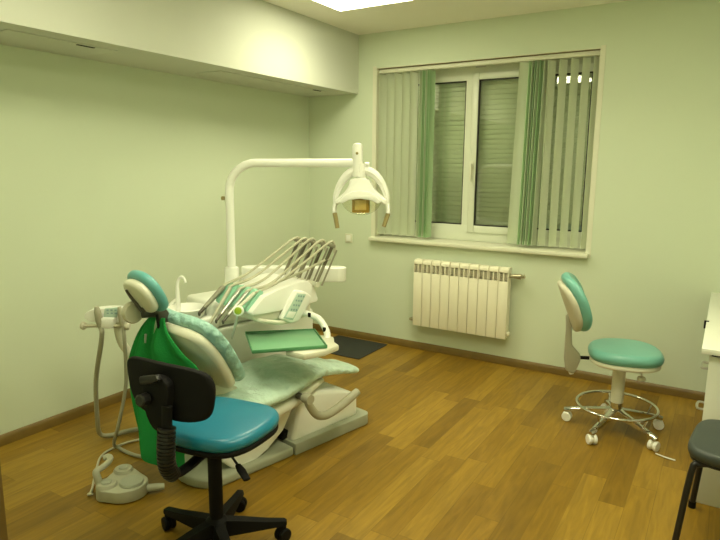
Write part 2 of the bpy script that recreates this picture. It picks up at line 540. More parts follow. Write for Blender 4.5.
slat(1.105, math.radians(74), 'slat'); slat(1.128, math.radians(78), 'slatoverlap')
for i, x in enumerate((1.158, 1.172, 1.186)): slat(x, math.radians(74+5*i), 'slatoverlap' if i else 'slat')
slat(1.935, math.radians(30), 'slat', lean=-0.03)
for i, x in enumerate((1.985, 2.003, 2.020, 2.042, 2.06, 2.085)): slat(x, math.radians(72+(i % 3)*6), 'slatoverlap' if i % 2 == 0 else 'slat', lean=-0.018)
for i, x in enumerate((2.125, 2.205, 2.285, 2.362, 2.432)): slat(x, math.radians(57 if i < 4 else 66), 'slat', wdt=0.072)
for x0, n_, dx in ((0.735, 6, 0.0715), (2.125, 5, 0.0785)):
    obj('bottom_chain', tube_bm([(x0+i*dx, 0.022, 0.972-0.006*(i % 2)) for i in range(n_)], 0.0014, n=5, sub=3), 'cream', bl, world=True)

# ------------------------------------------------------------------ ceiling lights, hatches, switch
def ceiling_light(cx, cy, label, power=1.0):
    t = thing('ceiling_light', label, 'ceiling light', (cx, cy, CZ), 0, 'square panel lights in the ceiling')
    b = bm_new(); h = 0.3
    for x0, x1, y0, y1 in ((-h, -h+0.012, -h, h), (h-0.012, h, -h, h), (-h, h, -h, -h+0.012), (-h, h, h-0.012, h)):
        add_box(b, x0, x1, y0, y1, -0.012, 0)
    obj('frame', b, 'white', t)
    obj('diffuser', box_bm(-h+0.012, h-0.012, -h+0.012, h-0.012, -0.008, -0.002), 'panel', t)
    ld = bpy.data.lights.new('added_downlight', 'AREA'); ld.shape = 'SQUARE'; ld.size = 0.56; ld.energy = PANEL_W*power; ld.spread = PANEL_SPREAD; ld.color = LIGHT_COL  # extra area light below the diffuser, strengthens the downward light
    lo = bpy.data.objects.new('added_downlight', ld); COL.objects.link(lo); lo.parent = t; lo.location = (0, 0, -0.0095)
ceiling_light(1.13, -1.05, 'bright square ceiling panel light cut by the top edge of the photo')
ceiling_light(1.45, -2.95, 'square ceiling panel light nearer the door, above the operator stool', 0.5)
ceiling_light(2.85, -1.70, 'added unseen square ceiling panel light over the teal saddle stool near the window')  # out of view, added to brighten the right side of the room
ceiling_light(3.05, -2.95, 'added unseen square ceiling panel light near the door, above the black stool', 0.6)  # out of view, added to lift the overall room brightness

def hatch(x0, x1, y0, y1, ly, label):
    t = thing('access_hatch', label, 'access hatch', ((x0+x1)/2, (y0+y1)/2, BZ), 0, 'hatches under the soffit')
    obj('panel', box_bm(x0, x1, y0, y1, BZ-0.006, BZ, bevel=0.002), 'soffit', t, world=True)
    obj('latch', box_bm(x1-0.03, x1-0.012, ly-0.05, ly+0.05, BZ-0.009, BZ-0.004, bevel=0.002), 'black', t, world=True)
hatch(0.10, 0.40, -2.86, -2.27, -2.45, 'flush access hatch under the soffit at the left edge of the photo')
hatch(0.16, 0.40, -1.50, -0.30, -0.40, 'long flush access hatch under the soffit towards the window wall')

t = thing('wall_switch', 'small cream wall switch left of the window sill', 'wall switch', (0.436, 0, 0.906))
obj('plate', box_bm(-0.038, 0.038, -0.009, 0.0, -0.04, 0.04, bevel=0.003), 'cream', t)
obj('rocker', box_bm(-0.022, 0.022, -0.014, -0.008, -0.026, 0.026, bevel=0.003), 'white', t)

# ------------------------------------------------------------------ radiator
RZ0, RZ1, RX0 = 0.222, 0.79, 1.141
t = thing('radiator', 'cream ten section radiator hung on the wall under the window', 'radiator', (RX0+0.4, -0.07, RZ0))
for i in range(10):
    x0 = RX0+0.08*i; xc = x0+0.04
    b = bm_new()
    add_box(b, x0+0.0015, x0+0.0785, -0.112, -0.098, RZ0+0.012, RZ1-0.105, bevel=0.005)       # front plate
    add_prism(b, [(-0.112, RZ1-0.035), (-0.108, RZ1-0.012), (-0.092, RZ1), (-0.04, RZ1), (-0.03, RZ1-0.02), (-0.045, RZ1-0.022), (-0.09, RZ1-0.026), (-0.1, RZ1-0.04)], x0+0.004, x0+0.076, 'X', bevel=0.002)
    add_box(b, xc-0.004, xc+0.004, -0.110, -0.03, RZ0+0.02, RZ1-0.012)                          # middle web
    for s in (-1, 1): add_box(b, xc+s*0.034-0.003, xc+s*0.034+0.003, -0.110, -0.035, RZ0+0.02, RZ1-0.015)
    sec = obj('radiator_section', b, 'radiator', t, world=True)
    b = bm_new()
    add_tube(b, [(x0+0.001, -0.07, RZ1-0.062), (x0+0.079, -0.07, RZ1-0.062)], 0.022, n=12)
    add_tube(b, [(x0+0.001, -0.07, RZ0+0.05), (x0+0.079, -0.07, RZ0+0.05)], 0.022, n=12)
    add_box(b, xc-0.02, xc+0.02, -0.09, -0.05, RZ0+0.05, RZ1-0.06)
    for k in range(3): add_box(b, x0+0.005, x0+0.075, -0.103, -0.045, RZ1-0.09+0.017*k, RZ1-0.086+0.017*k)
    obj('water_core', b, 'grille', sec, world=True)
b = bm_new()
vx = RX0+0.8
add_tube(b, [(vx, -0.07, RZ1-0.062), (vx+0.03, -0.07, RZ1-0.062)], 0.014)
add_tube(b, [(vx+0.03, -0.07, RZ1-0.062), (vx+0.085, -0.07, RZ1-0.062)], [0.017, 0.022], n=10)
add_tube(b, [(vx+0.05, -0.07, RZ1-0.062), (vx+0.05, -0.001, RZ1-0.062)], 0.012)
add_tube(b, [(vx+0.085, -0.07, RZ1-0.062), (vx+0.11, -0.07, RZ1-0.055)], [0.012, 0.016])
obj('valve', b, 'brass', t, world=True)
b = bm_new()
add_tube(b, [(RX0, -0.07, RZ0+0.05), (RX0-0.045, -0.07, RZ0+0.05)], [0.016, 0.012]); add_tube(b, [(RX0-0.035, -0.07, RZ0+0.05), (RX0-0.035, -0.001, RZ0+0.05)], 0.01)
obj('valve', b, 'brass', t, world=True)
b = bm_new(); add_lathe(b, [(0, 0), (0.02, 0), (0.02, 0.012), (0.012, 0.018), (0, 0.018)], n=14, mtx=Matrix.Translation((vx, -0.07, RZ0+0.05)) @ Matrix.Rotation(PI/2, 4, 'Y'))
obj('end_plug', b, 'radiator', t, world=True)

# ------------------------------------------------------------------ floor mat and paper
m_ = obj('floor_mat', box_bm(0.36, 0.88, -0.535, -0.055, 0.0, 0.007, bevel=0.003), 'mat')
tag(m_, 'charcoal rubber mat lying on the floor against the window wall', 'floor mat')
b = bm_new()
pp = catmull([(3.09, -1.018, 0.004), (3.13, -1.040, 0.006), (3.165, -1.046, 0.005), (3.19, -1.046, 0.003)], 5)
secs = [[p + Vector((0, dy, dz)) for dy, dz in ((-0.006, -0.001), (0.006, -0.001), (0.006, 0.001), (-0.006, 0.001))] for p in pp]
add_loft(b, secs)
tag(obj('paper_strip', b, 'paper'), 'thin curled white paper strip on the floor near the desk', 'paper strip')

# ------------------------------------------------------------------ dental chair  (local x = right of the chair, y = towards the foot)
CA = math.atan2(-0.212, 0.977)
O = Vector((1.168, -2.49, 0))
def CH(s, o, z): return O + Vector((0.212, 0.977, 0))*s + Vector((0.977, -0.212, 0))*o + Vector((0, 0, z))
ch = thing('dental_chair', 'reclined dental chair with pale aqua covered seat and white base', 'dental chair', O, CA)
# base plates
def rounded_rect(x0, x1, y0, y1, r, n=6):
    o = []
    for cx, cy, a0 in ((x1-r, y1-r, 0), (x0+r, y1-r, 90), (x0+r, y0+r, 180), (x1-r, y0+r, 270)):
        for k in range(n+1):
            a = math.radians(a0+90*k/n); o.append((cx+r*math.cos(a), cy+r*math.sin(a)))
    return o
rear = [(0.185, 0.44), (-0.185, 0.44)] + [(0.185*math.cos(math.radians(a)), 0.0+0.13*math.sin(math.radians(a))) for a in range(180, 361, 15)]
obj('base_plate', prism_bm(rear, 0, 0.052, 'Z', bevel=0.014, seg=3), 'greygreen', ch)
front = [(-0.19, 0.445), (0.19, 0.445)] + [(0.15+0.04*math.cos(a), 0.99+0.05*math.sin(a)) for a in [i*PI/12 for i in range(0, 7)]] + [(-0.15+0.04*math.cos(a), 0.99+0.05*math.sin(a)) for a in [i*PI/12 for i in range(6, 13)]]
obj('base_cover', prism_bm(front, 0, 0.066, 'Z', bevel=0.018, seg=3), 'greygreen', ch)
# white lift shroud and link arm
obj('lift_shroud', prism_bm([(0.455, 0.055), (0.965, 0.06), (0.965, 0.17), (0.93, 0.215), (0.85, 0.25), (0.64, 0.30), (0.52, 0.30)], -0.15, 0.15, 'X', bevel=0.022, seg=3), 'unitwhite', ch)
obj('link_arm', prism_bm([(0.06, 0.15), (0.02, 0.105), (0.08, 0.045), (0.20, 0.035), (0.30, 0.075), (0.40, 0.145), (0.48, 0.27), (0.50, 0.36), (0.38, 0.38), (0.28, 0.28), (0.18, 0.2)], -0.13, 0.15, 'X', bevel=0.016, seg=3), 'unitwhite', ch)
obj('pivot_block', prism_bm([(0.43, 0.06), (0.5, 0.06), (0.5, 0.11), (0.43, 0.11)], -0.12, 0.10, 'X', bevel=0.006), 'black', ch)
# seat: lofted cushion, wide at the hips and tapering to a rounded foot end
def seat_sections(st, e=3.2, n=36, wave=0.0):
    secs = []
    for y, w, zt, h in st:
        ring = []
        for k in range(n):
            a = 2*PI*k/n; c, s = math.cos(a), math.sin(a)
            x = w*abs(c)**(2/e)*(1 if c >= 0 else -1)
            zz = zt-h/2 + h/2*abs(s)**(2/2.6)*(1 if s >= 0 else -1)
            if s > 0 and wave:
                zz += wave*math.sin(y*47+x*9)*s*(0.4+abs(x)/max(w, .01))
            ring.append(Vector((x, y, zz)))
        secs.append(ring)
    return secs
def interp(st, sub=4):
    P = catmull([Vector((a[0], a[1], a[2])) for a in st], sub)
    H = catmull([Vector((a[0], a[3], 0)) for a in st], sub)
    return [(p.x, p.y, p.z, h.y) for p, h in zip(P, H)]
SEAT = [(-0.02, 0.13, 0.415, 0.06), (0.02, 0.21, 0.43, 0.09), (0.12, 0.25, 0.43, 0.095), (0.30, 0.262, 0.432, 0.095), (0.46, 0.25, 0.452, 0.09), (0.60, 0.212, 0.457, 0.08), (0.72, 0.175, 0.432, 0.07), (0.86, 0.145, 0.390, 0.06), (0.98, 0.125, 0.352, 0.05), (1.025, 0.10, 0.338, 0.04), (1.04, 0.05, 0.330, 0.024)]
b = bm_new(); add_loft(b, seat_sections(interp(SEAT, 5), wave=0.004))
obj('seat_cushion', b, 'cover', ch, label='pale aqua seat pad under a thin wrinkled cover')
SHELL = [(0.02, 0.16, 0.355, 0.08), (0.12, 0.235, 0.352, 0.09), (0.30, 0.25, 0.352, 0.095), (0.46, 0.238, 0.372, 0.085), (0.58, 0.20, 0.385, 0.07), (0.70, 0.14, 0.368, 0.045)]
b = bm_new(); add_loft(b, seat_sections(interp(SHELL, 4)))
obj('seat_shell', b, 'offwhite', ch)
# backrest and headrest share one reclined plane
def hx_(v, f): return f.to_3x3().col[0]
BU = Vector((0, -0.62, 0.785)).normalized(); BN = Vector((0, 0.785, 0.62)).normalized(); BX = Vector((1, 0, 0))
B0 = Vector((0.03, 0.13, 0.445))
fb = frame(B0, BX, BU, BX.cross(BU))     # local z = BX x BU
zdir = BX.cross(BU)
sgn = 1 if zdir.dot(BN) > 0 else -1
back_out = smooth_outline([(0.12, 0.045), (0.18, 0.1), (0.218, 0.19), (0.25, 0.3), (0.258, 0.38), (0.238, 0.455), (0.15, 0.497), (0, 0.503), (-0.15, 0.497), (-0.238, 0.455), (-0.258, 0.38), (-0.25, 0.3), (-0.218, 0.19), (-0.18, 0.1), (-0.12, 0.045)])
def dished(x, y): return 0.35*x*x
fb2 = frame(B0 + BN*0.035, BX, BU, BX.cross(BU)) if sgn > 0 else frame(B0 + BN*0.035, -BX, BU, (-BX).cross(BU))
b = bm_new(); add_pad(b, back_out, 0.06, 0.029, dome=-0.005, mtx=fb2, bend=dished)
obj('backrest_cushion', b, 'backcover', ch, label='pale aqua backrest pad under a wrinkled cover')
shell_out = [(p[0]*0.94, 0.255+(p[1]-0.255)*0.94) for p in back_out]
fb3 = frame(B0 - BN*0.020, -(hx_(BX, fb2)), BU, -fb2.to_3x3().col[2])
b = bm_new(); add_pad(b, shell_out, 0.05, 0.018, dome=0.035, mtx=fb3, bend=lambda x, y: -dished(x, y))
obj('backrest_shell', b, 'offwhite', ch, label='smooth off-white plastic shell behind the backrest')
obj('back_hinge', prism_bm([(0.02, 0.36), (0.16, 0.36), (0.16, 0.44), (0.06, 0.5), (-0.02, 0.46)], -0.09, 0.09, 'X', bevel=0.012), 'offwhite', ch)
# headrest
HU = Vector((0, -0.46, 0.89)).normalized()
hz = BX.cross(HU)
HN = hz if hz.y > 0 else -hz
hx = BX if hz.y > 0 else -BX
H0 = Vector((-0.005, -0.262, 0.968))
fh = frame(H0 + HN*0.022, hx, HU, hx.cross(HU))
b = bm_new(); add_pad(b, super_outline(0.128, 0.105, 2.5), 0.046, 0.022, dome=0.003, mtx=fh)
obj('headrest_cushion', b, 'headteal', ch, label='teal headrest pad')
fh2 = frame(H0 - HN*0.016, hx, HU, hx.cross(HU))
b = bm_new(); add_pad(b, super_outline(0.110, 0.084, 2.5), 0.044, 0.02, mtx=fh2)
hs = obj('headrest_shell', b, 'offwhite', ch)
b = bm_new()
add_tube(b, [H0 - HN*0.040 + HU*0.04 - BX*0.055, H0 - HN*0.042 + HU*0.005 - BX*0.045, H0 - HN*0.048 - HU*0.065 + BX*0.0], [0.007, 0.008, 0.008], n=8)
obj('shell_groove', b, 'darkmetal', hs)
b = bm_new()
add_lathe(b, [(0, -0.02), (0.045, -0.02), (0.05, -0.01), (0.05, 0.01), (0.045, 0.02), (0, 0.02)], n=20, mtx=Matrix.Translation(H0 - HN*0.07 - HU*0.065 - BX*0.05) @ Matrix.Rotation(PI/2, 4, 'Y'))
obj('headrest_knob', b, 'beige', ch)
b = bm_new()
add_tube(b, [H0 - HN*0.05 - HU*0.07, Vector((0, -0.20, 0.875)), Vector((0.005, -0.15, 0.80))], [0.026, 0.032, 0.03], n=10, flat=(1, 0.6))
obj('headrest_bracket', b, 'darkmetal', ch, label='dark metal headrest bracket')
b = bm_new(); add_tube(b, [Vector((0.05, -0.225, 0.80)), Vector((0.055, -0.235, 0.875))], 0.007, n=8)
obj('release_lever', b, 'black', ch)
# armrest swung forward on the right-hand side
b = bm_new()
add_tube(b, [(0.302, 0.43, 0.362), (0.308, 0.447, 0.315), (0.312, 0.49, 0.258), (0.314, 0.55, 0.238), (0.312, 0.63, 0.247), (0.309, 0.72, 0.272), (0.306, 0.80, 0.298)], [0.021, 0.021, 0.022, 0.023, 0.023, 0.024, 0.022], n=12, sub=5)
ar = obj('armrest', b, 'armgrey', ch, label='grey armrest swung down on the right side')
b = bm_new(); add_tube(b, [(0.235, 0.425, 0.362), (0.285, 0.425, 0.362)], 0.017); obj('pivot_pin', b, 'darkmetal', ar)
b = bm_new(); add_tube(b, [(0.282, 0.43, 0.362), (0.332, 0.43, 0.362)], 0.026, n=14); obj('pivot_cap', b, 'armgrey', ar)

# ------------------------------------------------------------------ green cloth hanging behind the backrest
cl = thing('green_cloth', 'dark green cloth hung behind the dental chair backrest', 'cloth', CH(-0.24, 0.0, 0.10), CA)
def cloth_lobe(prof, ph, thick=0.004):
    """prof: list of (z, x0, x1, y); folded sheet with thickness"""
    b = bm_new(); NU, NV = 22, 40
    P = catmull([Vector((p[1], p[2], p[0])) for p in prof], 8); Yv = catmull([Vector((p[3], p[4], 0)) for p in prof], 8)
    rows = []
    for p, yy in zip(P, Yv):
        row = []
        for k in range(NU+1):
            u = k/NU
            x = p.x*(1-u)+p.y*u
            wdt = abs(p.y-p.x)
            zt = prof[0][0]
            fall = (zt-p.z)/(zt-prof[-1][0])
            y = yy.x*(1-u) + yy.y*u + (0.006+0.022*fall)*math.sin(u*PI*3.2+ph+1.2*fall) + 0.006*math.sin(u*9+p.z*11+ph)*fall
            z = p.z + (0.03*math.sin(u*PI*2+ph) if fall > 0.97 else 0)
            row.append(Vector((x, y, z)))
        rows.append(row)
    for off in (0, thick):
        pass
    f = [[b.verts.new(v) for v in r] for r in rows]
    g = [[b.verts.new(v + Vector((0, thick, 0))) for v in r] for r in rows]
    n, m2 = len(rows), NU
    for i in range(n-1):
        for k in range(m2):
            b.faces.new((f[i][k], f[i][k+1], f[i+1][k+1], f[i+1][k])); b.faces.new((g[i][k], g[i+1][k], g[i+1][k+1], g[i][k+1]))
        b.faces.new((f[i][0], f[i+1][0], g[i+1][0], g[i][0])); b.faces.new((f[i][m2], g[i][m2], g[i+1][m2], f[i+1][m2]))
    for k in range(m2):
        b.faces.new((f[0][k], g[0][k], g[0][k+1], f[0][k+1])); b.faces.new((f[n-1][k], f[n-1][k+1], g[n-1][k+1], g[n-1][k]))
    return b
def to_local(z): return z-0.10
lobeA = [(to_local(a), b_, c, d, e) for a, b_, c, d, e in ((0.862, -0.03, 0.005, 0.02, 0.03), (0.80, -0.065, 0.0, -0.02, 0.02), (0.72, -0.105, 0.004, -0.045, 0.015), (0.62, -0.14, 0.01, -0.06, 0.015), (0.48, -0.145, 0.05, -0.06, 0.03), (0.35, -0.14, 0.09, -0.055, 0.04), (0.22, -0.125, 0.10, -0.05, 0.03), (0.14, -0.115, 0.09, -0.045, 0.035))]
obj('left_panel', cloth_lobe(lobeA, 0.4), 'cloth', cl)
lobeB = [(to_local(a), b_, c, d, e) for a, b_, c, d, e in ((0.855, 0.045, 0.065, 0.03, 0.035), (0.80, 0.02, 0.125, 0.005, 0.02), (0.72, 0.01, 0.20, -0.02, 0.045), (0.64, 0.01, 0.265, -0.01, 0.085), (0.48, 0.04, 0.23, 0.02, 0.08), (0.35, 0.09, 0.20, 0.03, 0.06), (0.22, 0.10, 0.155, 0.03, 0.04), (0.135, 0.105, 0.145, 0.035, 0.04))]
obj('right_panel', cloth_lobe(lobeB, 1.9), 'cloth', cl)
b = bm_new(); add_tube(b, [(0.010, -0.03, to_local(0.785)), (0.010, -0.035, to_local(0.745))], [0.006, 0.004], n=8)
obj('zip_pull', b, 'steel', cl, label='small metal zip pull')

# ------------------------------------------------------------------ dental unit (box, cuspidor) on the far side of the chair
UO = CH(0.55, -0.52, 0)
un = thing('dental_unit', 'white dental unit box with spittoon bowl beside the chair', 'dental unit', UO, CA)
def U(s, o): return (o+0.52, s-0.55)          # chair coordinates -> unit-local xy
x0, y0 = U(0.16, -0.66); x1, y1 = U(1.07, -0.36)
obj('cabinet', box_bm(x0, x1, y0, y1, 0, 0.615, bevel=0.02, seg=3), 'unitwhite', un)
x0, y0 = U(0.30, -0.65); x1, y1 = U(1.05, -0.37)
obj('upper_housing', box_bm(x0, x1, y0, y1, 0.62, 0.78, bevel=0.03, seg=3), 'unitwhite', un)
cx, cy = U(0.195, -0.445)
b = bm_new(); add_box(b, cx-0.12, cx+0.10, cy-0.09, cy+0.16, 0.60, 0.70, bevel=0.04, seg=4)
obj('spittoon_housing', b, 'unitwhite', un)
b = bm_new(); add_lathe(b, [(0, 0.68), (0.06, 0.68), (0.098, 0.715), (0.108, 0.752), (0.103, 0.757), (0.095, 0.75), (0.08, 0.715), (0.03, 0.70), (0, 0.70)], n=32, mtx=Matrix.Translation((cx, cy, 0)))
obj('spittoon_bowl', b, 'white', un)
fx, fy = cx-0.075, cy-0.01
b = bm_new()
add_tube(b, [(fx, fy, 0.70), (fx, fy, 0.80), (fx+0.002, fy, 0.87), (fx+0.006, fy+0.01, 0.905), (fx+0.022, fy+0.02, 0.918), (fx+0.036, fy+0.028, 0.902), (fx+0.04, fy+0.03, 0.885)], [0.016, 0.013, 0.009, 0.008, 0.008, 0.007, 0.007], n=10)
add_tube(b, [(fx-0.05, fy-0.04, 0.73), (fx-0.02, fy-0.01, 0.775), (fx, fy, 0.79)], [0.014, 0.012, 0.010], n=10)
obj('water_spout', b, 'white', un)
px_, py_ = U(0.5476, -0.5175)
obj('post_collar', lathe_bm([(0, 0.77), (0.045, 0.77), (0.042, 0.925), (0.038, 0.932), (0, 0.932)], n=24, mtx=Matrix.Translation((px_, py_, 0))), 'unitwhite', un)

# ------------------------------------------------------------------ operating lamp
PB = CH(0.545, -0.52, 0) + Vector((0.003, 0.002, 0))
LH = Vector((1.502, -1.534, 1.405))
la = thing('operating_lamp', 'white dental operating lamp on an arched pole above the chair', 'lamp', PB + Vector((0, 0, 0.932)))
ad = Vector((LH.x - PB.x, LH.y - PB.y, 0)); AL = ad.length; ad.normalize()
ZA = 1.553
pts = [PB + Vector((0, 0, 0.94)), PB + Vector((0, 0, 1.36))]
obj('post', tube_bm([PB + Vector((0, 0, 0.932)), PB + Vector((0, 0, 1.15)), PB + Vector((0, 0, 1.345))], 0.0245, n=16, sub=1), 'white', la, world=True)
arc = [PB + Vector((0, 0, 1.345))]
RA = 0.165
for k in range(0, 9):
    a = k/8*PI/2
    arc.append(PB + ad*(RA*(1-math.cos(a))) + Vector((0, 0, ZA-RA+RA*math.sin(a))))
arc.append(PB + ad*(AL-0.035) + Vector((0, 0, ZA+0.004)))
obj('arm', tube_bm(arc, 0.0245, n=16, sub=1), 'white', la, world=True)
b = bm_new(); q = PB + Vector((-0.03, -0.012, 1.345)); add_tube(b, [q, q + Vector((-0.016, -0.006, 0))], 0.012, n=8)
obj('lock_screw', b, 'grip', la, world=True)
LX = Vector((0.89, 0.455, 0)).normalized(); LY = Vector((-0.455, 0.89, 0)).normalized()
fl_ = frame(LH, LX, LY, (0, 0, 1))
def lp(x, y): return ((x-361)/175.0, -(y-190)/175.0)     # lamp front elevation
b = bm_new()
add_tube(b, [fl_ @ Vector((-0.022, 0, 0.075)), fl_ @ Vector((-0.022, 0, 0.17)), fl_ @ Vector((-0.022, 0, 0.245)), fl_ @ Vector((-0.022, 0, 0.258)), fl_ @ Vector((-0.022, 0, 0.264))], [0.03, 0.03, 0.03, 0.024, 0.010], n=16, sub=1)
add_tube(b, [fl_ @ Vector((0.002, 0.0, 0.055)), fl_ @ Vector((0.002, 0.0, 0.15))], 0.024, n=14, sub=1)
add_tube(b, [fl_ @ Vector((0.02, 0, 0.145)), fl_ @ Vector((0.045, 0, 0.145))], 0.012, n=10, sub=1)
kn = obj('swivel_knuckle', b, 'white', la, world=True)
b = bm_new(); add_tube(b, [fl_ @ Vector((-0.022, -0.028, 0.205)), fl_ @ Vector((-0.022, -0.034, 0.205))], 0.008, n=8); obj('screw', b, 'grip', kn, world=True)
yk = [lp(335, 205), lp(335, 197), lp(338.5, 187), lp(344, 178.5), lp(351, 172.5), lp(361, 170), lp(371, 172.5), lp(378, 178.5), lp(383.5, 187), lp(387, 197), lp(387, 205)]
b = bm_new(); add_tube(b, [fl_ @ Vector((x, 0.02, z)) for x, z in yk], [0.015, 0.018, 0.023, 0.028, 0.030, 0.030, 0.030, 0.028, 0.023, 0.018, 0.015], n=12, sub=4, flat=(1.2, 0.85), hint=LY)
obj('yoke', b, 'white', la, world=True)
out = [lp(*p) for p in ((350, 180), (354, 178.5), (361, 178), (366, 178.5), (369.5, 180.5), (373, 187), (378, 193), (384, 197), (388, 201), (386.5, 205), (382, 203), (374, 197.5), (361, 195), (349, 197.5), (340.5, 203), (336, 205), (334.5, 201), (339, 197), (345, 192), (349, 186))]
b = bm_new(); add_prism(b, out, -0.03, 0.07, 'Y', bevel=0.010, seg=3, mtx=fl_)
obj('lamp_housing', b, 'white', la, world=True)
out = [lp(*p) for p in ((340, 201), (346, 194.5), (353, 191), (361, 190), (369, 191), (376, 194.5), (382, 200.5), (379, 203), (372, 199.5), (361, 198), (350, 199.5), (343, 203))]
b = bm_new(); add_prism(b, out, -0.085, -0.02, 'Y', bevel=0.006, seg=2, mtx=fl_)
obj('visor', b, 'white', la, world=True)
b = bm_new(); b2 = bmesh.new()
bmesh.ops.create_uvsphere(b2, u_segments=28, v_segments=16, radius=1.0)
for v in list(b2.verts):
    v.co = Vector((v.co.x*0.114, v.co.y*0.072, min(v.co.z, 0.12)*0.088))
merge(b, b2, fl_ @ Matrix.Translation((0.002, 0.0, -0.055)))
obj('clear_shield', b, 'shield', la, world=True, sharp=60)
cxl, czl = lp(361, 205)
b = bm_new(); add_box(b, cxl-0.048, cxl+0.050, -0.045, 0.03, czl-0.042, czl+0.042, bevel=0.006); b.transform(fl_)
bh = obj('bulb_holder', b, 'amber', la, world=True, label='amber bulb holder')
b = bm_new(); add_box(b, cxl-0.032, cxl+0.034, -0.049, -0.043, czl-0.026, czl+0.03, bevel=0.003); b.transform(fl_)
obj('bulb_window', b, 'amberlight', bh, world=True)
for pth in (((335.5, 203), (334.5, 208), (335, 213), (338, 228)), ((387.3, 203), (388.5, 208), (388.5, 213), (384.5, 226))):
    q = [fl_ @ Vector((lp(*p)[0], 0.0 - 0.012*i, lp(*p)[1])) for i, p in enumerate(pth)]
    hd = obj('handle', tube_bm(q[:3], [0.013, 0.012, 0.0125], n=10, sub=4), 'white', la, world=True)
    obj('grip', tube_bm(q[2:], [0.0135, 0.0125], n=10), 'grip', hd, world=True, label='bronze coloured handle grip')

# ------------------------------------------------------------------ instrument console on its swinging arm
CO = Vector((1.143, -1.972, 0))
KA = math.radians(-15)
co = thing('instrument_console', 'white overhead delivery console with whip rods and mint green instrument rest', 'instrument console', CO + Vector((0, 0, 0.70)), KA)
KZ = -0.70
def K(x, y, z): return Vector((x, y, z+KZ))
KX = Vector((math.cos(KA), math.sin(KA), 0)); KY = Vector((-math.sin(KA), math.cos(KA), 0))
def KW(x, y, z): return CO + KX*x + KY*y + Vector((0, 0, z))
up_prof = [(-0.175, 0.772), (-0.200, 0.778), (-0.203, 0.79), (-0.19, 0.805), (-0.125, 0.866), (-0.05, 0.888), (0.04, 0.906), (0.12, 0.915), (0.17, 0.91), (0.212, 0.87), (0.237, 0.80), (0.228, 0.785), (0.10, 0.775)]
obj('console_body', prism_bm([(y, z+KZ) for y, z in up_prof], -0.16, 0.185, 'X', bevel=0.018, seg=3), 'white', co)
obj('lower_body', prism_bm([(y, z+KZ) for y, z in ((-0.19, 0.78), (-0.185, 0.745), (-0.15, 0.728), (0.14, 0.70), (0.195, 0.715), (0.20, 0.79), (0, 0.80))], -0.15, 0.168, 'X', bevel=0.012, seg=3), 'offwhite', co)
b = bm_new()
NP = 28
tops = []
for i in range(NP+1):
    x = -0.165+0.31*i/NP
    zz = 0.007*math.cos(i/NP*2*PI*5)
    tops.append((x, zz))
secs = []
for x, zz in tops:
    secs.append([K(x, -0.212, 0.792+zz*0.5), K(x, -0.205, 0.808+zz), K(x, -0.125, 0.886+zz), K(x, -0.105, 0.884+zz), K(x, -0.11, 0.860), K(x, -0.19, 0.785)])
add_loft(b, secs)
obj('instrument_rest', b, 'mint', co, label='mint green wavy silicone instrument rest')
# control pad on the near side
pd = obj('control_panel', prism_bm([(y, z+KZ) for y, z in ((-0.040, 0.735), (0.065, 0.874), (0.128, 0.862), (0.172, 0.828), (0.165, 0.80), (0.085, 0.705), (0.035, 0.698))], 0.175, 0.212, 'X', bevel=0.01, seg=3), 'white', co)
obj('keypad', prism_bm([(y, z+KZ) for y, z in ((-0.026, 0.738), (0.069, 0.860), (0.128, 0.847), (0.036, 0.716))], 0.209, 0.215, 'X', bevel=0.002), 'pad', pd)
for r in range(4):
    for c in range(3):
        y = 0.077 - r*0.0165 + c*0.0165; z = 0.845 - r*0.0225 - c*0.004
        obj('button', box_bm(0.213, 0.2165, y-0.005, y+0.005, z-0.0055+KZ, z+0.0055+KZ, bevel=0.0015), 'button', pd)
obj('display', prism_bm([(y, z+KZ) for y, z in ((-0.012, 0.742), (0.010, 0.771), (0.058, 0.758), (0.036, 0.728))], 0.213, 0.2165, 'X', bevel=0.001), 'white', pd)
# handle bar below the nose
obj('grab_handle', tube_bm([K(0.15, -0.165, 0.742), K(0.185, -0.12, 0.732), K(0.20, -0.04, 0.715), K(0.17, 0.05, 0.70)], [0.010, 0.012, 0.012, 0.011], n=10), 'offwhite', co)
# tray support
ta = obj('tray_arm', tube_bm([(1.30, -1.90, 0.735), (1.356, -1.890, 0.735), (1.41, -1.886, 0.728), (1.446, -1.870, 0.708), (1.485, -1.872, 0.668), (1.515, -1.893, 0.64), (1.525, -1.91, 0.612)], [0.017, 0.018, 0.018, 0.018, 0.018, 0.018, 0.018], n=12), 'white', co, world=True)
b = bm_new()
brk = [(1.60, -1.950), (1.655, -1.985), (1.65, -2.10), (1.60, -2.215), (1.48, -2.21), (1.40, -2.05), (1.42, -1.93), (1.50, -1.865), (1.55, -1.88)]
add_prism(b, brk, 0.595, 0.628, 'Z', bevel=0.010, seg=2)
obj('tray_bracket', b, 'offwhite', co, world=True)
for q in ((1.405, -1.905, 0.734), (1.500, -1.897, 0.664)):
    obj('clip', box_bm(q[0]-0.008, q[0]+0.008, q[1]-0.006, q[1]+0.004, q[2]-0.012, q[2]+0.012, bevel=0.002), 'black', co, world=True)
b = bm_new(); add_prism(b, [(0.150, 0.712+KZ), (0.180, 0.718+KZ), (0.163, 0.736+KZ)], 0.166, 0.170, 'X'); obj('warning_sticker', b, 'yellow', co)
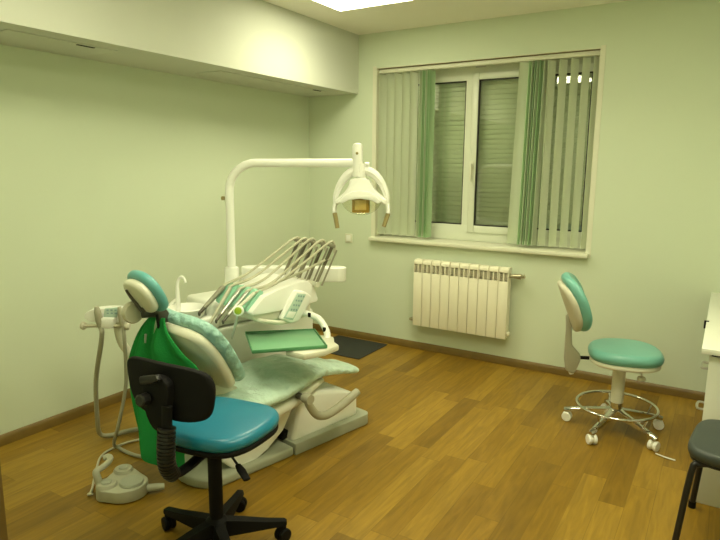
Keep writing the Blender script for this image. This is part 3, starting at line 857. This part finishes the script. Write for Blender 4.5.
# whip rods at the rear
WT_ = [(-0.044, 0.28, 1.112), (0.032, 0.28, 1.113), (0.096, 0.28, 1.116), (0.185, 0.28, 1.116), (0.262, 0.28, 1.113)]
WBs = [(-0.09, 0.19, 0.885), (-0.02, 0.19, 0.885), (0.05, 0.195, 0.885), (0.125, 0.20, 0.885), (0.20, 0.205, 0.885)]
for i_, ((tx, ty, tz), (bx_, by_, bz_)) in enumerate(zip(WT_, WBs)):
    a_, c_ = K(bx_, by_, bz_), K(tx, ty, tz)
    b = bm_new()
    add_tube(b, [a_, c_], 0.0085, n=8, sub=1, flat=(0.6, 1.3))
    wr_ = obj('whip_rod', b, 'rod', co)
    obj('spring_housing', tube_bm([a_.lerp(c_, 0.50), a_.lerp(c_, 0.93)], 0.0085, n=8, sub=1, flat=(0.8, 1.4)), 'spring', wr_)
    obj('hose_clip', tube_bm([c_ + Vector((0, 0.01, -0.012)), c_ + Vector((-0.004, -0.03, 0.002))], 0.010, n=8, sub=1), 'rod', wr_)
    e_ = a_ + Vector((0.03, 0.02, 0.0))
    obj('return_rod', tube_bm([e_, c_ + Vector((0.02, 0.01, -0.03))], 0.005, n=8, sub=1), 'rod', wr_)
obj('whip_bar', tube_bm([K(-0.12, 0.195, 0.895), K(0.215, 0.21, 0.89)], 0.016, n=10, sub=1), 'offwhite', co)
obj('drain_hose', tube_bm([K(0.245, 0.275, 1.03), K(0.235, 0.24, 1.025), K(0.19, 0.10, 0.965), K(0.13, -0.02, 0.915), K(0.10, -0.09, 0.895)], 0.007, n=8), 'hose', co)
# two link arm back to the post
E1 = Vector((1.325, -1.505, 0.885)); PC = PB + Vector((0, 0, 0.895))
def link(p, q, h, w_):
    b = bm_new(); d = (q-p); d.z = 0; d.normalize(); n = Vector((-d.y, d.x, 0)); o = []
    for a in range(-90, 91, 15):
        o.append(q + d*math.cos(math.radians(a))*w_ + n*math.sin(math.radians(a))*w_)
    for a in range(90, 271, 15):
        o.append(p + d*math.cos(math.radians(a))*w_ + n*math.sin(math.radians(a))*w_)
    add_prism(b, [(v.x, v.y) for v in o], p.z-h/2, p.z+h/2, 'Z', bevel=0.014, seg=3)
    return b
d0 = (E1-PC); d0.z = 0; d0.normalize()
obj('swing_arm', link(PC + d0*0.11, E1, 0.085, 0.05), 'unitwhite', co, world=True)
E3 = PC.lerp(E1, 0.62); E3.z = 0.81; E2 = KW(0.0, 0.19, 0.81)
obj('forearm', link(E3, E2, 0.07, 0.05), 'unitwhite', co, world=True)

# instruments with their hoses (each its own thing, resting on the console)
def instrument(name, label, wi, rear_, tip, rad, mats, sag, hose='hose'):
    a = KW(*rear_); c = KW(*tip)
    t = thing(name, label, 'dental instrument', c, 0, 'instruments on the console rest')
    d = (c-a).normalized()
    bodym, tipm = mats
    obj('handle', tube_bm([a, a + d*0.02, a.lerp(c, 0.45), a.lerp(c, 0.80)], [rad*0.8, rad, rad*0.95, rad*0.75], n=12, sub=3), bodym, t, world=True)
    obj('tip', tube_bm([a.lerp(c, 0.79), c.lerp(a, 0.06), c, c + Vector((0, 0, -0.014))], [rad*0.72, rad*0.62, rad*0.62, rad*0.4], n=10, sub=2), tipm, t, world=True)
    w0 = KW(*WT_[wi])
    mid1 = w0.lerp(a, 0.33) + Vector((0, 0, sag[0])); mid2 = w0.lerp(a, 0.70) + Vector((0, 0, sag[1]))
    obj('hose', tube_bm([w0 + KY*0.012 + Vector((0, 0, -0.05)), w0 + KY*0.008 + Vector((0, 0, -0.006)), w0 - KY*0.03 + Vector((0, 0, 0.012)), mid1, mid2, a - d*0.012, a + d*0.01], [0.0072]*5 + [0.009, 0.009], n=8, sub=6), hose, t, world=True)
    return t
instrument('handpiece', 'thick dark grey cylindrical handpiece, farthest left on the console rest', 0, (-0.160, -0.16, 0.872), (-0.132, -0.33, 0.752), 0.0145, ('rod', 'darkmetal'), (0.01, -0.01))
instrument('handpiece', 'beige slim handpiece hanging second from left on the console rest', 1, (-0.098, -0.155, 0.874), (-0.065, -0.31, 0.70), 0.011, ('beige', 'beige'), (0.005, -0.02))
instrument('handpiece', 'silver handpiece with dark tip, third from left on the console rest', 2, (-0.012, -0.15, 0.874), (0.028, -0.32, 0.74), 0.0115, ('steel', 'darkmetal'), (0.0, -0.03))
instrument('handpiece', 'silver handpiece with dark tip, nearest to the lime green knob', 3, (0.065, -0.15, 0.874), (0.105, -0.325, 0.752), 0.0115, ('steel', 'darkmetal'), (0.0, -0.035))
# syringe with lime green round knob
sy = thing('air_water_syringe', 'three way syringe with round lime green knob on the console front', 'dental instrument', KW(0.10, -0.27, 0.64), 0, 'instruments on the console rest')
a = KW(0.128, -0.15, 0.878); kc = KW(0.141, -0.255, 0.802)
b = bm_new(); nd = Vector((0.53, -0.80, 0.25)).normalized()
rot = nd.to_track_quat('Z', 'Y').to_matrix().to_4x4(); rot.translation = kc
add_lathe(b, [(0, -0.016), (0.02, -0.016), (0.0275, -0.006), (0.0275, 0.006), (0.024, 0.012), (0, 0.012)], n=24, mtx=rot)
obj('head', b, 'white', sy, world=True)
b = bm_new(); add_lathe(b, [(0, 0.010), (0.019, 0.010), (0.019, 0.016), (0.012, 0.020), (0, 0.020)], n=20, mtx=rot)
obj('knob', b, 'lime', sy, world=True, label='lime green round knob')
obj('handle', tube_bm([a, kc + Vector((0, 0, 0.018))], [0.010, 0.009], n=10), 'offwhite', sy, world=True)
q1 = KW(0.13, -0.25, 0.785); q2 = KW(0.117, -0.26, 0.728); q3 = KW(0.094, -0.27, 0.645)
obj('nozzle', tube_bm([q1, KW(0.124, -0.255, 0.755), q2, KW(0.108, -0.265, 0.69), q3], [0.008, 0.006, 0.009, 0.006, 0.004], n=8, sub=3), 'steel', sy, world=True)
w0 = KW(*WT_[4])
obj('hose', tube_bm([w0 + KY*0.012 + Vector((0, 0, -0.05)), w0 + KY*0.008, w0 - KY*0.03 + Vector((0, 0, 0.012)), w0.lerp(a, 0.35) + Vector((0, 0, 0.0)), w0.lerp(a, 0.72) + Vector((0, 0, -0.02)), a - KY*0.0], 0.0072, n=8), 'hose', sy, world=True)

# green tray on the bracket
UL, UR, RR, LL = (1.127, -2.118), (1.408, -1.859), (1.645, -2.078), (1.388, -2.353)
tr = thing('instrument_tray', 'green rectangular instrument tray on a white bracket over the seat', 'tray', ((UL[0]+RR[0])/2, (UL[1]+RR[1])/2, 0.628))
def ins(p, f, c=((UL[0]+RR[0])/2, (UL[1]+RR[1])/2)): return (c[0]+(p[0]-c[0])*f, c[1]+(p[1]-c[1])*f)
b = bm_new(); add_prism(b, [ins(p, 0.965) for p in (UL, UR, RR, LL)], 0.628, 0.642, 'Z', bevel=0.004)
obj('tray_floor', b, 'tray', tr, world=True)
b = bm_new()
cs = [UL, UR, RR, LL]
for i in range(4):
    p, q = cs[i], cs[(i+1) % 4]
    ip, iq = ins(p, 0.972), ins(q, 0.972)
    add_prism(b, [p, q, iq, ip], 0.630, 0.648, 'Z', bevel=0.002)
obj('tray_rim', b, 'trayrim', tr, world=True, label='dark green raised rim')

# ------------------------------------------------------------------ assistant console with suction hoses
AO = Vector((0.63, -2.59, 0.782))
AA = math.atan2(0.524, 0.851)
asn = thing('assistant_console', 'small white assistant console with keypad left of the headrest', 'instrument console', AO, AA)
# front elevation scale: 195 px per metre around (108, 312)
def ap(x, y): return ((x-108)/196.0, -(y-312)/196.0)
body = smooth_outline([ap(*p) for p in ((85, 317), (86, 311), (92, 306), (100, 304), (112, 303), (126, 304), (133, 306), (135, 313), (132, 321), (122, 323), (108, 324), (95, 323), (88, 321))], 3)
obj('housing', prism_bm([(p[0], p[1]*0.72-0.002) for p in body], -0.03, 0.035, 'Y', bevel=0.014, seg=3), 'white', asn)
obj('keypad', prism_bm([ap(*p) for p in ((106.5, 306), (120.5, 304.5), (118, 315), (104.5, 315.5))], -0.036, -0.028, 'Y', bevel=0.002), 'pad', asn)
b = bm_new()
for r in range(2):
    for c in range(3):
        x, z = ap(109.5+c*4, 307.5+r*3.2); add_box(b, x-0.006, x+0.006, -0.0385, -0.034, z-0.004, z+0.004, bevel=0.001)
obj('buttons', b, 'button', asn)
obj('front_lip', prism_bm([ap(*p) for p in ((102, 314.5), (117, 315), (115.5, 325.5), (100.5, 325))], -0.062, -0.022, 'Y', bevel=0.005), 'white', asn)
x0, z0 = ap(85, 323.5); x1, z1 = ap(129, 323)
br = obj('holder_bar', tube_bm([(x0, -0.046, z0), (x1, -0.046, z1)], 0.0085, n=10), 'beige', asn)
for x in (x0, x1):
    b = bm_new(); add_lathe(b, [(0, -0.012), (0.016, -0.012), (0.021, 0), (0.016, 0.012), (0, 0.012)], n=14, mtx=Matrix.Translation((x, -0.046, z0)) @ Matrix.Rotation(PI/2, 4, 'Y')); obj('bar_cap', b, 'beige', br)
# support arm towards the unit
def AW(x, y, z): return AO + Vector((math.cos(AA), math.sin(AA), 0))*x + Vector((-math.sin(AA), math.cos(AA), 0))*y + Vector((0, 0, z))
uend = CH(0.158, -0.60, 0.50)
obj('support_arm', tube_bm([AW(0.03, 0.02, -0.04), AW(0.035, 0.02, -0.12), AW(0.06, 0.03, -0.20), AW(0.13, 0.06, -0.29), uend + Vector((-0.03, 0, -0.03)), uend], [0.022, 0.022, 0.022, 0.022, 0.021, 0.02], n=12), 'offwhite', asn, world=True)
def suction(label, tx, hpts, r, rh):
    """tx: holder x in the console's frame; the handpiece stands in the holder, its hose loops to the unit"""
    top = AW(tx-0.012, -0.055, 0.045); low = AW(tx, -0.05, -0.062)
    t = thing('suction_hose', label, 'suction hose', AW(tx, -0.05, -0.08), 0, 'hoses below the assistant console')
    obj('handpiece', tube_bm([top, top.lerp(low, 0.25), top.lerp(low, 0.7), low], [rh*0.55, rh*0.9, rh, r*1.1], n=12), 'armgrey', t, world=True, label='grey suction handpiece')
    obj('hose', tube_bm([low] + hpts, r, n=10), 'hosegrey', t, world=True)
suction('thick grey suction hose hanging straight from the assistant console to the floor', -0.028,
        [AW(-0.026, -0.05, -0.12), Vector((0.52, -2.62, 0.40)), Vector((0.47, -2.595, 0.16)), Vector((0.415, -2.55, 0.045)), Vector((0.43, -2.50, 0.018)), Vector((0.47, -2.40, 0.018)), Vector((0.56, -2.29, 0.02)), CH(0.10, -0.52, 0.02), CH(0.157, -0.52, 0.02)], 0.0125, 0.019)
suction('thinner grey suction hose curling on the floor beside the green cloth', 0.088,
        [AW(0.09, -0.05, -0.14), Vector((0.70, -2.57, 0.40)), Vector((0.66, -2.60, 0.18)), Vector((0.61, -2.60, 0.06)), Vector((0.605, -2.57, 0.02)), Vector((0.68, -2.57, 0.012)), Vector((0.78, -2.56, 0.012)), Vector((0.86, -2.50, 0.012)), CH(0.157, -0.40, 0.012)], 0.0095, 0.016)

# ------------------------------------------------------------------ foot pedal
fp = thing('foot_pedal', 'beige foot pedal with round disc and hook handle on the floor', 'foot pedal', (0.98, -2.83, 0))
out = [(0.905, -2.93), (0.955, -2.95), (1.0, -2.935), (1.045, -2.92), (1.085, -2.885), (1.108, -2.83), (1.10, -2.775), (1.06, -2.73), (0.98, -2.715), (0.90, -2.70), (0.85, -2.71), (0.835, -2.745), (0.855, -2.80), (0.88, -2.86)]
out = [(1.06+(x-1.06)*0.9, -2.85+(y+2.85)*0.9) for x, y in out]
b = bm_new(); add_prism(b, smooth_outline(out, 3), 0.004, 0.062, 'Z', bevel=0.014, seg=3)
obj('pedal_body', b, 'pedal', fp, world=True)
for x, y, r in ((0.957, -2.892, 0.028), (0.905, -2.762, 0.026)):
    obj('end_housing', lathe_bm([(0, 0.004), (r+0.020, 0.004), (r+0.020, 0.066), (r+0.013, 0.076), (0, 0.078)], n=24, mtx=Matrix.Translation((x, y, 0))), 'pedal', fp, world=True)
    obj('small_disc', lathe_bm([(0, 0.076), (r*0.85, 0.076), (r*0.85, 0.083), (r*0.7, 0.086), (0, 0.086)], n=24, mtx=Matrix.Translation((x, y, 0))), 'lid', fp, world=True)
obj('foot_disc', lathe_bm([(0, 0.06), (0.054, 0.06), (0.056, 0.066), (0.052, 0.074), (0.045, 0.074), (0.04, 0.071), (0, 0.072)], n=32, mtx=Matrix.Translation((1.035, -2.815, 0))), 'lid', fp, world=True, label='round grey pedal disc')
obj('carry_hook', tube_bm([(0.925, -2.905, 0.06), (0.915, -2.91, 0.10), (0.905, -2.905, 0.122), (0.90, -2.87, 0.125), (0.885, -2.83, 0.127), (0.862, -2.80, 0.130), (0.838, -2.795, 0.130), (0.828, -2.815, 0.128)], [0.018, 0.017, 0.016, 0.014, 0.014, 0.015, 0.015, 0.012], n=10), 'pedal', fp, world=True)
obj('cable_gland', tube_bm([(1.085, -2.77, 0.028), (1.115, -2.735, 0.026), (1.135, -2.71, 0.024)], [0.018, 0.017, 0.014], n=12, sub=2), 'pedal', fp, world=True)
obj('cord', tube_bm([(0.90, -2.93, 0.02), (0.875, -2.935, 0.01), (0.85, -2.90, 0.008), (0.72, -2.79, 0.008), (0.60, -2.68, 0.008), (0.565, -2.60, 0.008), (0.57, -2.49, 0.008), (0.62, -2.38, 0.008), CH(0.10, -0.57, 0.008), CH(0.157, -0.57, 0.015)], 0.006, n=8), 'hose', fp, world=True)

# ------------------------------------------------------------------ stools
def caster(t, x, y, ang, rad, wmat, hmat, top):
    b = bm_new()
    add_box(b, x-0.012, x+0.012, y-0.012, y+0.012, rad, top, bevel=0.003)
    mt = Matrix.Translation((x, y, rad)) @ Matrix.Rotation(ang, 4, 'Z') @ Matrix.Rotation(PI/2, 4, 'X')
    add_lathe(b, [(0, -0.006), (rad*0.8, -0.006), (rad*0.8, 0.006), (0, 0.006)], n=16, mtx=mt)
    c = obj('caster', b, hmat, t)
    for s in (-1, 1):
        b = bm_new()
        m2 = mt @ Matrix.Translation((0, 0, s*0.015))
        add_lathe(b, [(0, -0.009), (rad*0.9, -0.009), (rad, -0.004), (rad, 0.004), (rad*0.9, 0.009), (0, 0.009)], n=20, mtx=m2)
        obj('wheel', b, wmat, c)

# operator stool in the foreground
st = thing('operator_stool', 'black swivel stool with blue seat in front of the dental chair', 'stool', (1.655, -2.88, 0), math.radians(9))
a0 = math.radians(41-9)
for k in range(5):
    a = a0+k*2*PI/5; c, s = math.cos(a), math.sin(a)
    b = bm_new()
    secs = []
    for r, hw, z0, z1 in ((0.02, 0.028, 0.055, 0.125), (0.10, 0.026, 0.062, 0.115), (0.20, 0.022, 0.07, 0.10), (0.272, 0.018, 0.075, 0.094), (0.282, 0.012, 0.078, 0.09)):
        secs.append([Vector((r*c - u*s, r*s + u*c, zz)) for u, zz in ((-hw, z0), (hw, z0), (hw*0.75, z1), (-hw*0.75, z1))])
    add_loft(b, secs)
    obj('leg', b, 'black', st)
    caster(st, 0.265*c, 0.265*s, a+0.7+k, 0.029, 'black', 'black', 0.08)
obj('column', lathe_bm([(0, 0.05), (0.045, 0.05), (0.045, 0.12), (0.028, 0.135), (0.028, 0.405), (0.025, 0.412), (0, 0.412)], n=24), 'black', st)
obj('piston', lathe_bm([(0, 0.41), (0.015, 0.41), (0.015, 0.47), (0, 0.47)], n=16), 'steel', st)
SO = Matrix.Translation((0.0, 0.01, 0))
seat_o = smooth_outline([(0.225, 0.02), (0.215, 0.13), (0.15, 0.21), (0.0, 0.225), (-0.15, 0.21), (-0.215, 0.13), (-0.225, 0.0), (-0.205, -0.12), (-0.14, -0.20), (0.0, -0.22), (0.14, -0.20), (0.205, -0.12)], 4)
seat_o = [(p[0]*0.97, p[1]*0.91+0.022) for p in seat_o]
b = bm_new(); add_pad(b, seat_o, 0.058, 0.032, dome=0.014, mtx=SO @ Matrix.Translation((0, 0, 0.522)))
obj('seat', b, 'blue', st, label='blue vinyl seat pad')
b = bm_new(); add_pad(b, [(p[0]*0.985, p[1]*0.985) for p in seat_o], 0.024, 0.01, mtx=SO @ Matrix.Translation((0, 0, 0.490)))
obj('seat_pan', b, 'black', st)
obj('mechanism', box_bm(-0.07, 0.07, -0.11, 0.09, 0.45, 0.478, bevel=0.006), 'black', st)
# back bar with ribbed bellows, behind the seat (towards the door)
bar = [Vector((0.0, -0.08, 0.438)), Vector((-0.005, -0.16, 0.425)), Vector((-0.01, -0.225, 0.43)), Vector((-0.012, -0.255, 0.475)), Vector((-0.012, -0.258, 0.54)), Vector((-0.012, -0.25, 0.61)), Vector((-0.012, -0.243, 0.70))]
P = catmull(bar, 14)
bb = obj('back_bar', tube_bm(bar, 0.018, n=12, sub=6, flat=(0.8, 1.3)), 'black', st)
b = bm_new()
i0, i1 = 30, 72
secs = []
for j in range(i0*3, i1*3):
    i = j/3; k = int(i); f = i-k
    if k+1 >= len(P): break
    p = P[k].lerp(P[k+1], f); tdir = (P[k+1]-P[max(k-1, 0)]).normalized()
    xx = Vector((1, 0, 0)); yy = tdir.cross(xx).normalized()
    rr = 0.031 + (0.004 if (j//4) % 2 else -0.002)
    secs.append([p + xx*math.cos(2*PI*q/16)*rr + yy*math.sin(2*PI*q/16)*rr*0.85 for q in range(16)])
add_loft(b, secs)
obj('bellows', b, 'rib', bb, sharp=20)
tilt = math.radians(-6)
bm_f = Matrix.Translation((-0.056, -0.20, 0.722)) @ Matrix.Rotation(PI/2+tilt, 4, 'X')      # local x right, y up, z towards the back (-y)
bo = smooth_outline([(0.195, 0.0), (0.188, 0.065), (0.14, 0.10), (0.0, 0.112), (-0.14, 0.114), (-0.195, 0.10), (-0.20, 0.06), (-0.165, -0.025), (-0.10, -0.075), (0.0, -0.088), (0.11, -0.09), (0.178, -0.065)], 4)
def bdish(x, y): return -0.8*x*x
b = bm_new(); add_pad(b, bo, 0.03, 0.012, dome=0.0, mtx=bm_f, bend=bdish)
bs = obj('backrest_shell', b, 'black', st, label='black plastic backrest shell')
b = bm_new(); add_pad(b, [(p[0]*0.88, p[1]*0.88) for p in bo], 0.045, 0.022, dome=0.0, mtx=bm_f @ Matrix.Translation((0, 0, -0.032)), bend=bdish)
obj('backrest_pad', b, 'blue', st)
b = bm_new()
add_prism(b, smooth_outline([(0.045, 0.055), (0.0, 0.075), (-0.05, 0.06), (-0.06, 0.03), (-0.05, -0.05), (-0.01, -0.115), (0.035, -0.115), (0.045, -0.06), (0.052, 0.01)], 3), 0.008, 0.05, 'Z', bevel=0.014, seg=3, mtx=bm_f)
hb = obj('back_hub', b, 'black', bs)
b = bm_new(); add_prism(b, [(-0.06, 0.068), (0.015, 0.085), (0.03, 0.068), (0.0, 0.05), (-0.055, 0.04)], 0.045, 0.07, 'Z', bevel=0.006, mtx=bm_f)
obj('height_lever', b, 'blackmetal', hb)
b = bm_new(); add_lathe(b, [(0, 0.02), (0.016, 0.02), (0.016, 0.05), (0.024, 0.055), (0.024, 0.085), (0.018, 0.09), (0, 0.09)], n=8, mtx=bm_f @ Matrix.Translation((-0.035, -0.01, 0)))
obj('tension_knob', b, 'blackmetal', hb)
b = bm_new(); add_tube(b, [(0.06, 0.0, 0.44), (0.14, -0.055, 0.425), (0.165, -0.07, 0.42)], 0.005, n=8, sub=2); lv = obj('lever', b, 'blackmetal', st)
b = bm_new(); add_tube(b, [(0.155, -0.064, 0.423), (0.18, -0.08, 0.415), (0.225, -0.11, 0.402)], [0.009, 0.013, 0.011], n=8, sub=2, flat=(0.6, 1.3)); obj('paddle', b, 'black', lv)

# dentist stool by the window wall
s2 = thing('dentist_stool', 'teal saddle stool with chrome foot ring near the window wall', 'stool', (2.85, -0.82, 0))
a0 = math.radians(181)
for k in range(5):
    a = a0+k*2*PI/5; c, s = math.cos(a), math.sin(a)
    b = bm_new(); secs = []
    for r, hw, z0, z1 in ((0.015, 0.026, 0.085, 0.15), (0.06, 0.022, 0.09, 0.135), (0.14, 0.018, 0.092, 0.118), (0.23, 0.017, 0.075, 0.098), (0.285, 0.016, 0.06, 0.084), (0.295, 0.009, 0.062, 0.080)):
        secs.append([Vector((r*c - u*s, r*s + u*c, zz)) for u, zz in ((-hw, z0), (hw, z0), (hw*0.95, z1-0.006), (hw*0.5, z1), (-hw*0.5, z1), (-hw*0.95, z1-0.006))])
    add_loft(b, secs)
    obj('leg', b, 'chrome', s2)
    caster(s2, 0.275*c, 0.275*s, a+0.9*k, 0.029, 'white', 'offwhite', 0.066)
obj('hub', lathe_bm([(0, 0.075), (0.032, 0.075), (0.034, 0.14), (0.03, 0.185), (0, 0.185)], n=20), 'chrome', s2)
obj('column', lathe_bm([(0, 0.18), (0.035, 0.18), (0.037, 0.44), (0, 0.44)], n=24), 'offwhite', s2)
b = bm_new()
RR_ = 0.222; n = 48
ring = [Vector((RR_*math.cos(2*PI*k/n), RR_*math.sin(2*PI*k/n), 0.158)) for k in range(n)]
rr = 0.0085; m2 = 10
vv = [[b.verts.new(p + (p*Vector((1, 1, 0))).normalized()*rr*math.cos(2*PI*j/m2) + Vector((0, 0, rr*math.sin(2*PI*j/m2))) if False else Vector((p.x*(1+rr*math.cos(2*PI*j/m2)/RR_), p.y*(1+rr*math.cos(2*PI*j/m2)/RR_), p.z+rr*math.sin(2*PI*j/m2)))) for j in range(m2)] for p in ring]
for k in range(n):
    for j in range(m2):
        b.faces.new((vv[k][j], vv[(k+1) % n][j], vv[(k+1) % n][(j+1) % m2], vv[k][(j+1) % m2]))
for k in range(5):
    a = a0+k*2*PI/5; c, s = math.cos(a), math.sin(a)
    add_tube(b, [(0.20*c, 0.20*s, 0.10), (0.222*c, 0.222*s, 0.155)], 0.006, n=8, sub=1)
obj('foot_ring', b, 'chrome', s2, label='chrome foot ring')
BA = math.atan2(-0.27, -0.96)            # direction towards the backrest
sm = Matrix.Rotation(BA+PI/2, 4, 'Z')    # local -y = towards the backrest
so = smooth_outline([(0.212, 0.0), (0.20, 0.11), (0.13, 0.195), (0.0, 0.22), (-0.13, 0.195), (-0.20, 0.11), (-0.215, 0.0), (-0.19, -0.11), (-0.12, -0.185), (0.0, -0.205), (0.12, -0.185), (0.19, -0.11)], 4)
so = [(p[0]*0.95, p[1]*0.95) for p in so]
b = bm_new(); add_pad(b, so, 0.07, 0.036, dome=0.012, mtx=sm @ Matrix.Translation((0, 0.015, 0.478)), bend=lambda x, y: 0.35*x*x*0.6)
obj('seat', b, 'teal', s2, label='round teal vinyl seat pad')
b = bm_new(); add_pad(b, [(p[0]*0.95, p[1]*0.95) for p in so], 0.03, 0.012, mtx=sm @ Matrix.Translation((0, 0.015, 0.44)))
obj('seat_pan', b, 'offwhite', s2)
# backrest stem and backrest
def S(x, y, z): return sm @ Vector((x, y, z))
b = bm_new()
add_tube(b, [S(0, -0.17, 0.432), S(0, -0.235, 0.43)], 0.011, n=10, sub=1)
obj('back_joint', b, 'black', s2)
b = bm_new()
pr = [(-0.245, 0.335), (-0.268, 0.332), (-0.30, 0.35), (-0.312, 0.42), (-0.312, 0.50), (-0.312, 0.60), (-0.318, 0.68), (-0.285, 0.70), (-0.28, 0.60), (-0.27, 0.50), (-0.222, 0.45), (-0.218, 0.42)]
add_prism(b, pr, -0.022, 0.022, 'X', bevel=0.010, seg=3, mtx=sm)
stm = obj('back_stem', b, 'armgrey', s2)
b = bm_new(); add_tube(b, [S(0, -0.272, 0.36), S(0, -0.262, 0.325)], [0.018, 0.014], n=12, sub=1); obj('knob', b, 'white', stm)
bu = Vector((0, -0.36, 0.93)).normalized()
bt = frame((0, -0.275, 0.765), (1, 0, 0), bu, Vector((1, 0, 0)).cross(bu))
# local z = x cross bu -> points (0,-,-): rear side
zr = Vector((1, 0, 0)).cross(bu)
bto = smooth_outline([(0.19, -0.02), (0.185, 0.06), (0.14, 0.135), (0.05, 0.175), (-0.05, 0.175), (-0.14, 0.135), (-0.185, 0.06), (-0.19, -0.02), (-0.17, -0.10), (-0.10, -0.16), (0, -0.175), (0.10, -0.16), (0.17, -0.10)], 4)
side = 1 if zr.y < 0 else -1
def bd2(x, y): return -side*1.5*x*x
b = bm_new(); add_pad(b, bto, 0.055, 0.027, dome=0.0, mtx=sm @ bt @ Matrix.Translation((0, 0, -side*0.0)), bend=bd2)
obj('backrest_pad', b, 'teal', s2, label='curved teal vinyl backrest pad')
b = bm_new(); add_pad(b, [(p[0]*0.9, p[1]*0.88-0.012) for p in bto], 0.04, 0.018, mtx=sm @ bt @ Matrix.Translation((0, 0, side*0.038)), bend=bd2)
obj('backrest_shell', b, 'beige', s2)
b = bm_new(); q1, q2 = Vector((0.115, -0.03, 0.435)), Vector((0.118, -0.03, 0.372))
add_tube(b, [(0.03, -0.02, 0.44), (0.115, -0.03, 0.438), (0.12, -0.031, 0.40), (0.122, -0.031, 0.365)], 0.004, n=8, sub=2); lv = obj('lever', b, 'beige', s2)
b = bm_new(); add_lathe(b, [(0, -0.014), (0.018, -0.014), (0.024, -0.006), (0.02, 0.008), (0.008, 0.014), (0, 0.014)], n=14, mtx=Matrix.Translation((0.122, -0.031, 0.358))); obj('lever_knob', b, 'offwhite', lv)

# ------------------------------------------------------------------ desk at the right edge
dk = thing('desk', 'white laminate desk with drawers at the right edge', 'desk', (3.56, -0.75, 0))
obj('desktop', box_bm(3.26, 3.86, -1.478, -0.03, 0.725, 0.75, bevel=0.002), 'desk', dk, world=True)
obj('end_panel', box_bm(3.292, 3.84, -1.445, -1.427, 0, 0.71, bevel=0.001), 'desk', dk, world=True)
obj('end_panel', box_bm(3.292, 3.84, -0.06, -0.042, 0, 0.725, bevel=0.001), 'desk', dk, world=True)
obj('back_panel', box_bm(3.822, 3.84, -1.427, -0.06, 0.25, 0.725), 'desk', dk, world=True)
obj('shadow_gap', box_bm(3.30, 3.82, -1.44, -1.43, 0.71, 0.725), 'black', dk, world=True)  # black strip standing in for the shade in the gap under the desktop
for i, (z0, z1) in enumerate(((0.06, 0.26), (0.265, 0.465), (0.47, 0.67))):
    dr = obj('drawer', box_bm(3.292, 3.80, -1.42, -0.98, z0, z1, bevel=0.002), 'desk', dk, world=True)
    zc = (z0+z1)/2+0.03; yc = -1.22
    hb_ = obj('drawer_handle', tube_bm([(3.292, yc-0.05, zc), (3.268, yc-0.048, zc), (3.262, yc, zc), (3.268, yc+0.048, zc), (3.292, yc+0.05, zc)], 0.006, n=8), 'steel', dr, world=True)
b = bm_new(); add_box(b, 3.252, 3.272, -0.925, -0.905, 0.75, 0.753); add_box(b, 3.250, 3.2595, -0.925, -0.905, 0.712, 0.753, bevel=0.002)
tag(obj('desk_clip', b, 'black'), 'small black clip on the left edge of the white desk', 'clip')

# ------------------------------------------------------------------ black visitor stool at the bottom right
vs_ = thing('black_stool', 'four legged stool with dark grey seat beside the desk', 'stool', (3.45, -1.745, 0), math.radians(-6))
b = bm_new(); add_pad(b, super_outline(0.19, 0.21, 4.2, 48), 0.05, 0.018, dome=0.006, mtx=Matrix.Translation((0, 0, 0.435)))
obj('seat', b, 'blackvinyl', vs_)
obj('seat_pan', prism_bm(super_outline(0.18, 0.20, 4.5, 40), 0.40, 0.412, 'Z', bevel=0.003), 'blackmetal', vs_)
for sx in (-1, 1):
    for sy in (-1, 1):
        obj('leg', tube_bm([(sx*0.10, sy*0.165, 0.402), (sx*0.135, sy*0.18, 0.395), (sx*0.155, sy*0.19, 0.36), (sx*0.185, sy*0.225, 0.012)], 0.0125, n=10, sub=4), 'blackmetal', vs_)
        obj('foot_cap', lathe_bm([(0, 0), (0.016, 0), (0.016, 0.03), (0, 0.03)], n=12, mtx=Matrix.Translation((sx*0.185, sy*0.225, 0))), 'black', vs_)
